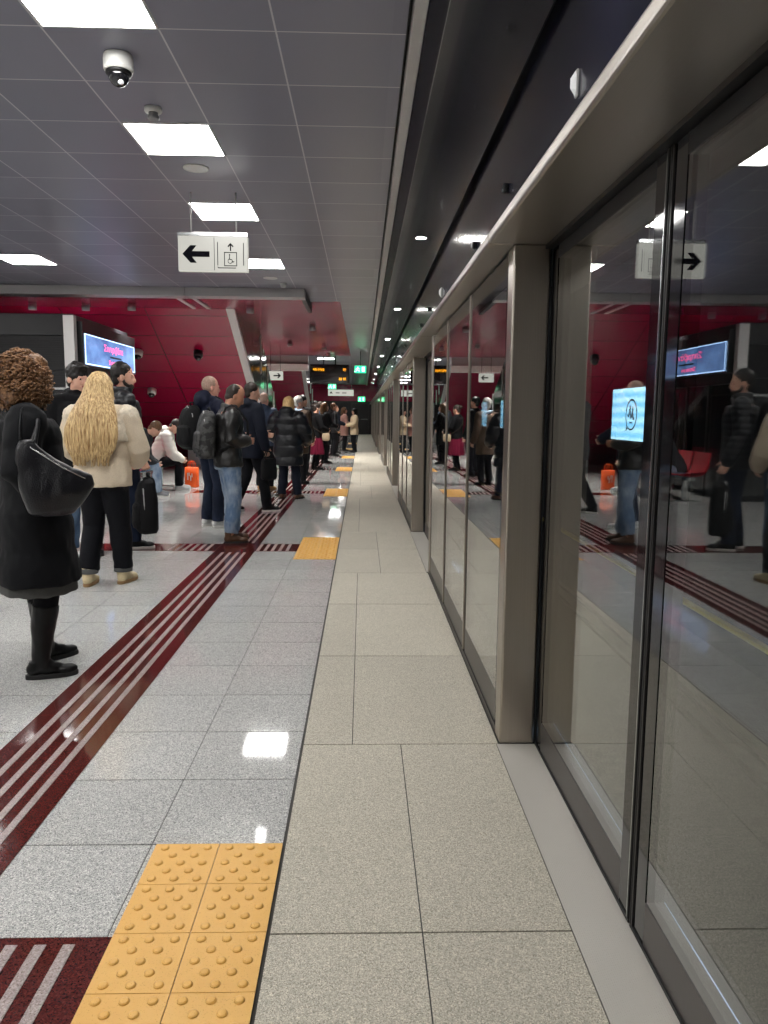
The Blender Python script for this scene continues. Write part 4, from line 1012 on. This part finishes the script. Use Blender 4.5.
mb.rings(rings); p.bag_part('bag_body', mb, C['bag'], r, .009, lambda P: .008 * nz(P, 11, 3, 4))
for dx in (.0, .022):
    mb = MB(); mb.tube([(cx - .005, -.06, 1.27), (.325, -.05, 1.38), (.27, -.035, 1.46), (.2, .0, 1.485), (.24, .04, 1.45), (.315, .03, 1.38), (cx + .0, -.02 + dx, 1.26)], .011, 8, flat=.45); p.bag_part('strap', mb, C['bag'], r)
mb = MB().tube([(cx + .01, -.05, 1.30), (cx + .035, .03, 1.24), (cx + .05, .12, 1.17), (cx + .055, .22, 1.11)], .004, 6); p.bag_part('zip', mb, M['chrome'], r)

# blonde woman
p = Person((-2.03, 5.96), -6, 1.66, 1.22, 1.18, lean=3, head=(-4, -2), armR=((.315, .02, 1.13), (.20, .24, 1.02)), armL=((-.325, .02, 1.13), (-.20, .25, 1.02)),
    legR=((.115, .04, .49), (.125, .05, .085), -8), legL=((-.11, .03, .49), (-.12, -.08, .085), 8), voxel=.006, cv=.0105).body('Blonde woman in cream fleece jacket and black trousers, back turned')
p.top('cream', 'fleece_jacket', .034, .83, .05, 1.52, hood='down', wrinkle=.008, seed=4)
mb = MB(); mb.loft([(0, -.005, 1.19, .268, .178), (0, -.006, 1.30, .275, .178), (0, -.01, 1.37, .262, .165), (0, -.014, 1.41, .2, .13)], 26); 
for k in (1, -1): mb.ell(p.sh[k], (.1, .1, .1)); 
mb.xf(0, p.up); p.scaled(mb); remeshed('plush_yoke', mb, .011, C['cream_plush'], p.o, 2, lambda P: .006 * nz(P, 60, 2, 2))
p.trousers('dark_trouser', 'trousers', .022, .13, .012, seed=8)
p.cuffs('grey', .125, .076)
p.shoes('cream_shoe', 'sole_tan', .15, fat=1.1)
p.hair('long', 'blonde')

# dark haired man half hidden behind the blonde woman
p = Person((-2.66, 7.2), -150, 1.80, 1.02, 1.0, head=(25, 4), voxel=.006).body('Dark haired man in black jacket behind the blonde woman, face partly hidden')
p.top('black_cloth', 'jacket', .028, .80, .02, 1.52, hood='down', wrinkle=.006, seed=6)
p.trousers('jeans_mid', 'jeans'); p.shoes('black_shoe', 'sole_dark'); p.hair('full', 'black', 2)

# bearded man in black puffer
p = Person((-2.36, 7.6), -62, 1.84, 1.06, 1.0, head=(-14, 2), armR=((.27, -.04, 1.13), (.315, .07, .885)), legR=((.1, .04, .49), (.11, .03, .085), -10), legL=((-.1, .02, .49), (-.14, -.04, .085), 10), voxel=.006).body('Bearded man in black quilted puffer jacket holding a black backpack')
p.top('black_puffer', 'puffer_jacket', .034, .80, .02, 1.53, quilt=(.062, .009), wrinkle=.003, seed=2)
p.trousers('jeans_dark', 'jeans'); p.shoes('black_shoe', 'sole_white'); p.hair('short', 'black', 1); p.beard('dark')
p.backpack('pack_black', 'Black backpack carried by its handle in the bearded man\'s hand', (.335, .11, .44), .12, .10, .26, 3)

# seated people
p = Person((-3.72, 12.28), -78, 1.72, 1.02, 1.0, lean=30, head=(6, 22), seat=.45, armR=((.24, .16, 1.14), (.10, .36, 1.07)), armL=((-.24, .16, 1.14), (-.08, .37, 1.06)), voxel=.0075, cv=.012).body('Seated person in grey jacket and light jeans bending forward on bench')
p.top('darkgrey', 'jacket', .026, .86, 0, 1.5, hood='down', seed=3)
p.trousers('jeans', 'jeans'); p.shoes('grey_shoe', 'sole_white'); p.hair('short', 'brown', 4)
p = Person((-3.64, 13.42), -80, 1.74, 1.06, 1.0, lean=27, head=(-4, 24), seat=.45, armR=((.26, .2, 1.15), (.12, .40, 1.10)), armL=((-.26, .2, 1.15), (-.10, .42, 1.08)), voxel=.0075, cv=.012).body('Seated person in white puffer jacket and black trousers beside orange bag')
p.top('white_puffer', 'puffer_jacket', .036, .84, 0, 1.5, hood='down', quilt=(.085, .01), seed=3)
p.trousers('dark_trouser'); p.shoes('white_shoe', 'sole_white'); p.hair('short', 'dark', 4)

# bald man with hood and black backpack
p = Person((-1.79, 9.05), -48, 1.79, 1.08, 1.0, head=(-10, 0), armR=((.30, .05, 1.16), (.20, .28, 1.06)), armL=((-.3, .05, 1.16), (-.12, .29, 1.08)), legR=((.1, .03, .49), (.11, .0, .085), -12), voxel=.0065).body('Man with shaved head in navy hooded jacket wearing a black backpack', 'skin_pink')
p.top('navy_hood', 'hooded_jacket', .032, .82, .02, 1.52, hood='big', seed=7)
p.trousers('jeans_dark', 'jeans'); p.shoes('white_shoe', 'sole_white'); p.hair('stubble', 'stubble')
r = p.backpack('pack_black', 'Plain black backpack worn by the man with shaved head', (0, -.265, 1.16), .16, .105, .25, 2); p.straps(r, 'pack_black', -.14, ft=.05)

# man in leather jacket
p = Person((-1.40, 7.95), -68, 1.675, 1.10, 1.06, lean=3, head=(-4, 24), armR=((.265, -.05, 1.13), (.17, .15, 1.13)), armL=((-.265, -.03, 1.13), (-.05, .17, 1.13)), legR=((.09, .04, .49), (.1, -.01, .085), -6), legL=((-.09, .05, .49), (-.13, .06, .085), 8), voxel=.0055, cv=.0095).body('Man in black leather jacket and light blue jeans looking down, backpack on', 'skin_tan')
p.top('leather', 'leather_jacket', .028, .845, .0, 1.51, wrinkle=.011, seed=9)
p.trousers('jeans', 'jeans', .02, .11, .012, wrinkle=.009, seed=3); p.shoes('brown_boot', 'sole_dark', .13, fat=1.08); p.hair('receding', 'dark', 2)
r = p.backpack('camo', 'Grey camouflage backpack worn by the man in leather jacket', (0, -.25, 1.18), .155, .10, .25, 5); p.straps(r, 'pack_black', -.13, ft=.04)

# tall man in navy, striding stance
p = Person((-1.52, 10.45), -50, 1.77, 1.04, 1.0, head=(-15, 8), armR=((.27, -.02, 1.12), (.27, .05, .89)), armL=((-.27, .05, 1.13), (-.12, .28, 1.06)), legR=((.11, .10, .49), (.12, .16, .085), -14), legL=((-.10, -.02, .49), (-.16, -.20, .085), 12), voxel=.007, cv=.012).body('Man in navy hooded coat behind the leather jacket man, legs apart')
p.top('navy', 'coat', .03, .74, .03, 1.52, hood='down', seed=5); p.trousers('dark_trouser'); p.shoes('black_shoe', 'sole_white'); p.hair('short', 'dark', 3)
r = p.bag_root('tote_bag', (.335, .06, .62), 'Black tote bag hanging from the hand of the man in navy', 'bag')
mb = MB(); mb.loft([(.325, .06, .46, .05, .10), (.325, .06, .49, .06, .118), (.325, .06, .6, .055, .12), (.325, .06, .74, .025, .11)], 24, 0, .7); p.bag_part('bag_body', mb, C['pack_black'], r, .012, lambda P: .006 * nz(P, 14, 2))
for dx in (-.02, .02): p.bag_part('handle', MB().tube([(.335 + dx, -.02, .73), (.315 + dx, .03, .83), (.30 + dx, .06, .845), (.315 + dx, .10, .83), (.335 + dx, .14, .73)], .008, 8), C['pack_black'], r)

# man with tan shoes
p = Person((-1.72, 13.45), -20, 1.72, 1.06, 1.0, head=(0, -4), voxel=.008, cv=.013).body('Balding man in slate blue jacket and tan shoes farther down the queue', 'skin_pink')
p.top('slate', 'jacket', .028, .80, .02, 1.52, hood='down', seed=2); p.trousers('dark_trouser'); p.shoes('tan_shoe', 'sole_tan'); p.hair('stubble', 'stubble', 5)
# woman in big hooded puffer
p = Person((-1.18, 12.1), -18, 1.62, 1.16, 1.02, lean=3, head=(8, 6), armR=((.31, .03, 1.13), (.26, .2, .98)), armL=((-.34, -.02, 1.15), (-.27, .17, 1.02)), legR=((.13, .03, .49), (.16, .02, .085), -12), legL=((-.1, .03, .49), (-.11, -.03, .085), 8), voxel=.007, cv=.012).body('Fair haired woman in black hip length hooded puffer jacket, back turned')
p.top('black_puffer', 'puffer_coat', .062, .58, .05, 1.53, hood='big', quilt=(.17, .02), wrinkle=.006, seed=3)
p.trousers('navy', 'trousers', .02); p.shoes('brown_boot', 'sole_dark', .14); p.hair('bob', 'fair', 2)
# grey haired person with scarf
p = Person((-1.22, 14.65), -30, 1.69, 1.05, 1.0, head=(-20, 0), voxel=.008, cv=.013).body('Grey haired person with pale scarf behind the woman in hooded puffer')
p.top('brown', 'coat', .03, .62, .05, 1.5, seed=1); p.trousers('dark_trouser'); p.shoes('black_shoe'); p.hair('short', 'grey', 4)
mb = MB(); mb.tube([(.085 * math.cos(a), .085 * math.sin(a) - .01, 1.475 + .012 * math.sin(2 * a)) for a in [i * 2 * math.pi / 14 for i in range(15)]], .034, 10); mb.xf(0, p.up); p.scaled(mb); remeshed('scarf', mb, .011, C['scarf'], p.o, 2, lambda P: .006 * nz(P, 30, 2))
# woman in burgundy skirt
p = Person((-1.13, 18.45), -62, 1.60, 1.04, 1.0, head=(10, 8), armR=((.26, .05, 1.13), (.16, .27, 1.05)), armL=((-.26, .05, 1.13), (-.12, .27, 1.06)), voxel=.008, cv=.013).body('Woman in black top and burgundy skirt with a pale crossbody bag')
p.top('black_cloth', 'jacket', .03, .84, .02, 1.5, seed=3); p.trousers('dark_trouser', 'leggings', .006, .1, 0, wrinkle=.002)
p.skirt('burgundy', .98, .42, (.19, .15), (.255, .225), pleat=.012); p.shoes('boot', 'sole_dark', .2); p.hair('bun', 'dark', 4)
r = p.bag_root('crossbody_bag', (.27, .17, .88), 'Pale crossbody bag at the hip of the woman in burgundy skirt', 'handbag')
mb = MB(); mb.loft([(.27, .17, .78, .035, .09), (.27, .17, .82, .045, .11), (.27, .17, .92, .042, .11), (.27, .17, .98, .02, .1)], 22, 0, .7); p.bag_part('bag_body', mb, C['beige'], r, .012, lambda P: .004 * nz(P, 20, 2))
p.bag_part('strap', MB().tube([(.27, .09, .96), (.17, -.13, 1.12), (.0, -.175, 1.28), (-.12, -.10, 1.43), (-.15, -.0, 1.475), (-.12, .1, 1.40), (.06, .17, 1.2), (.22, .2, 1.03), (.27, .24, .96)], .012, 8, flat=.5), C['brown'], r)
# rest of the queue
def extra(loc, rz, H, label, top, hair, bot='dark_trouser', hem=.78, hood=None, head=(0, 0), w=1.04, name='jacket', skinm='skin', shoe='black_shoe', arms=None, quilt=None, seed=0, hs='short'):
    q = Person(loc, rz, H, w, 1.0, head=head, voxel=.009, cv=.014, armR=arms and arms[0], armL=arms and arms[1]).body(label, skinm)
    q.top(top, name, .034, hem, .03, 1.5, hood=hood, quilt=quilt, seed=seed); q.trousers(bot); q.shoes(shoe); q.hair(hs, hair, seed); return q
FRONT = (((.27, .05, 1.13), (.14, .28, 1.07)), ((-.27, .05, 1.13), (-.12, .28, 1.07)))
extra((-1.02, 20.9), -66, 1.66, 'Brown haired person in long black coat behind the burgundy skirt', 'black_coat', 'brown', hem=.55, name='coat', arms=FRONT, seed=1, hs='bob')
extra((-1.30, 16.7), -50, 1.76, 'Tall dark haired man in black between grey haired person and burgundy skirt', 'black_cloth', 'black', seed=6)
extra((-1.25, 22.8), -60, 1.72, 'Person in slate jacket in the queue behind the long black coat', 'slate', 'dark', seed=2, arms=FRONT)
extra((-.93, 24.6), -70, 1.70, 'Person in dark puffer in the queue under the departure board', 'black_puffer', 'brown', quilt=(.07, .01), seed=3, hood='down')
extra((-.92, 26.3), -78, 1.66, 'Person in navy jacket in the far queue, next to the pink coat', 'navy', 'dark', arms=FRONT, seed=4)
extra((-1.55, 25.2), -40, 1.78, 'Tall person in dark grey coat at the back of the far queue', 'darkgrey', 'black', seed=5, hem=.6, name='coat')
extra((-.66, 28.0), -80, 1.60, 'Person in pink coat facing the person in beige coat', 'pink', 'brown', arms=FRONT, seed=6, hem=.62, name='coat', hs='bob')
extra((-.29, 27.2), 105, 1.56, 'Person in beige coat at the far end of the queue', 'beige', 'black', seed=7, hem=.70, name='coat', arms=FRONT, hs='bob')

# ================================================================== CAMERA, WORLD, VIEW
sc = bpy.context.scene
f_px, pitch, yaw, roll = 754.757, .128805, .0295164, .00887652
cy, sy, cp, sp = math.cos(yaw), math.sin(yaw), math.cos(pitch), math.sin(pitch)
fw = Vector((sy * cp, cy * cp, -sp)); rt = Vector((cy, -sy, 0)); up = rt.cross(fw)
r2 = rt * math.cos(roll) + up * math.sin(roll); u2 = up * math.cos(roll) - rt * math.sin(roll)
cam = bpy.data.cameras.new('camera'); co = bpy.data.objects.new('camera', cam); COL.objects.link(co)
cam.sensor_fit = 'VERTICAL'; cam.sensor_height = 36; cam.lens = f_px * 36 / 1024; cam.clip_start = .02; cam.clip_end = 200
co.matrix_world = Matrix(((r2.x, u2.x, -fw.x, 0), (r2.y, u2.y, -fw.y, 0), (r2.z, u2.z, -fw.z, 1.36), (0, 0, 0, 1)))
sc.camera = co
wd = bpy.data.worlds.new('world'); sc.world = wd; wd.use_nodes = True
wd.node_tree.nodes['Background'].inputs[0].default_value = (.5, .5, .55, 1); wd.node_tree.nodes['Background'].inputs[1].default_value = .02
sc.view_settings.view_transform = 'Standard'; sc.view_settings.look = 'None'; sc.view_settings.exposure = 1.15; sc.view_settings.gamma = 1.0; sc.view_settings.use_curve_mapping = False
sc.cycles.max_bounces = 12; sc.cycles.glossy_bounces = 6; sc.cycles.transparent_max_bounces = 24; sc.cycles.diffuse_bounces = 5; sc.cycles.use_denoising = True; sc.cycles.sample_clamp_indirect = 6.0
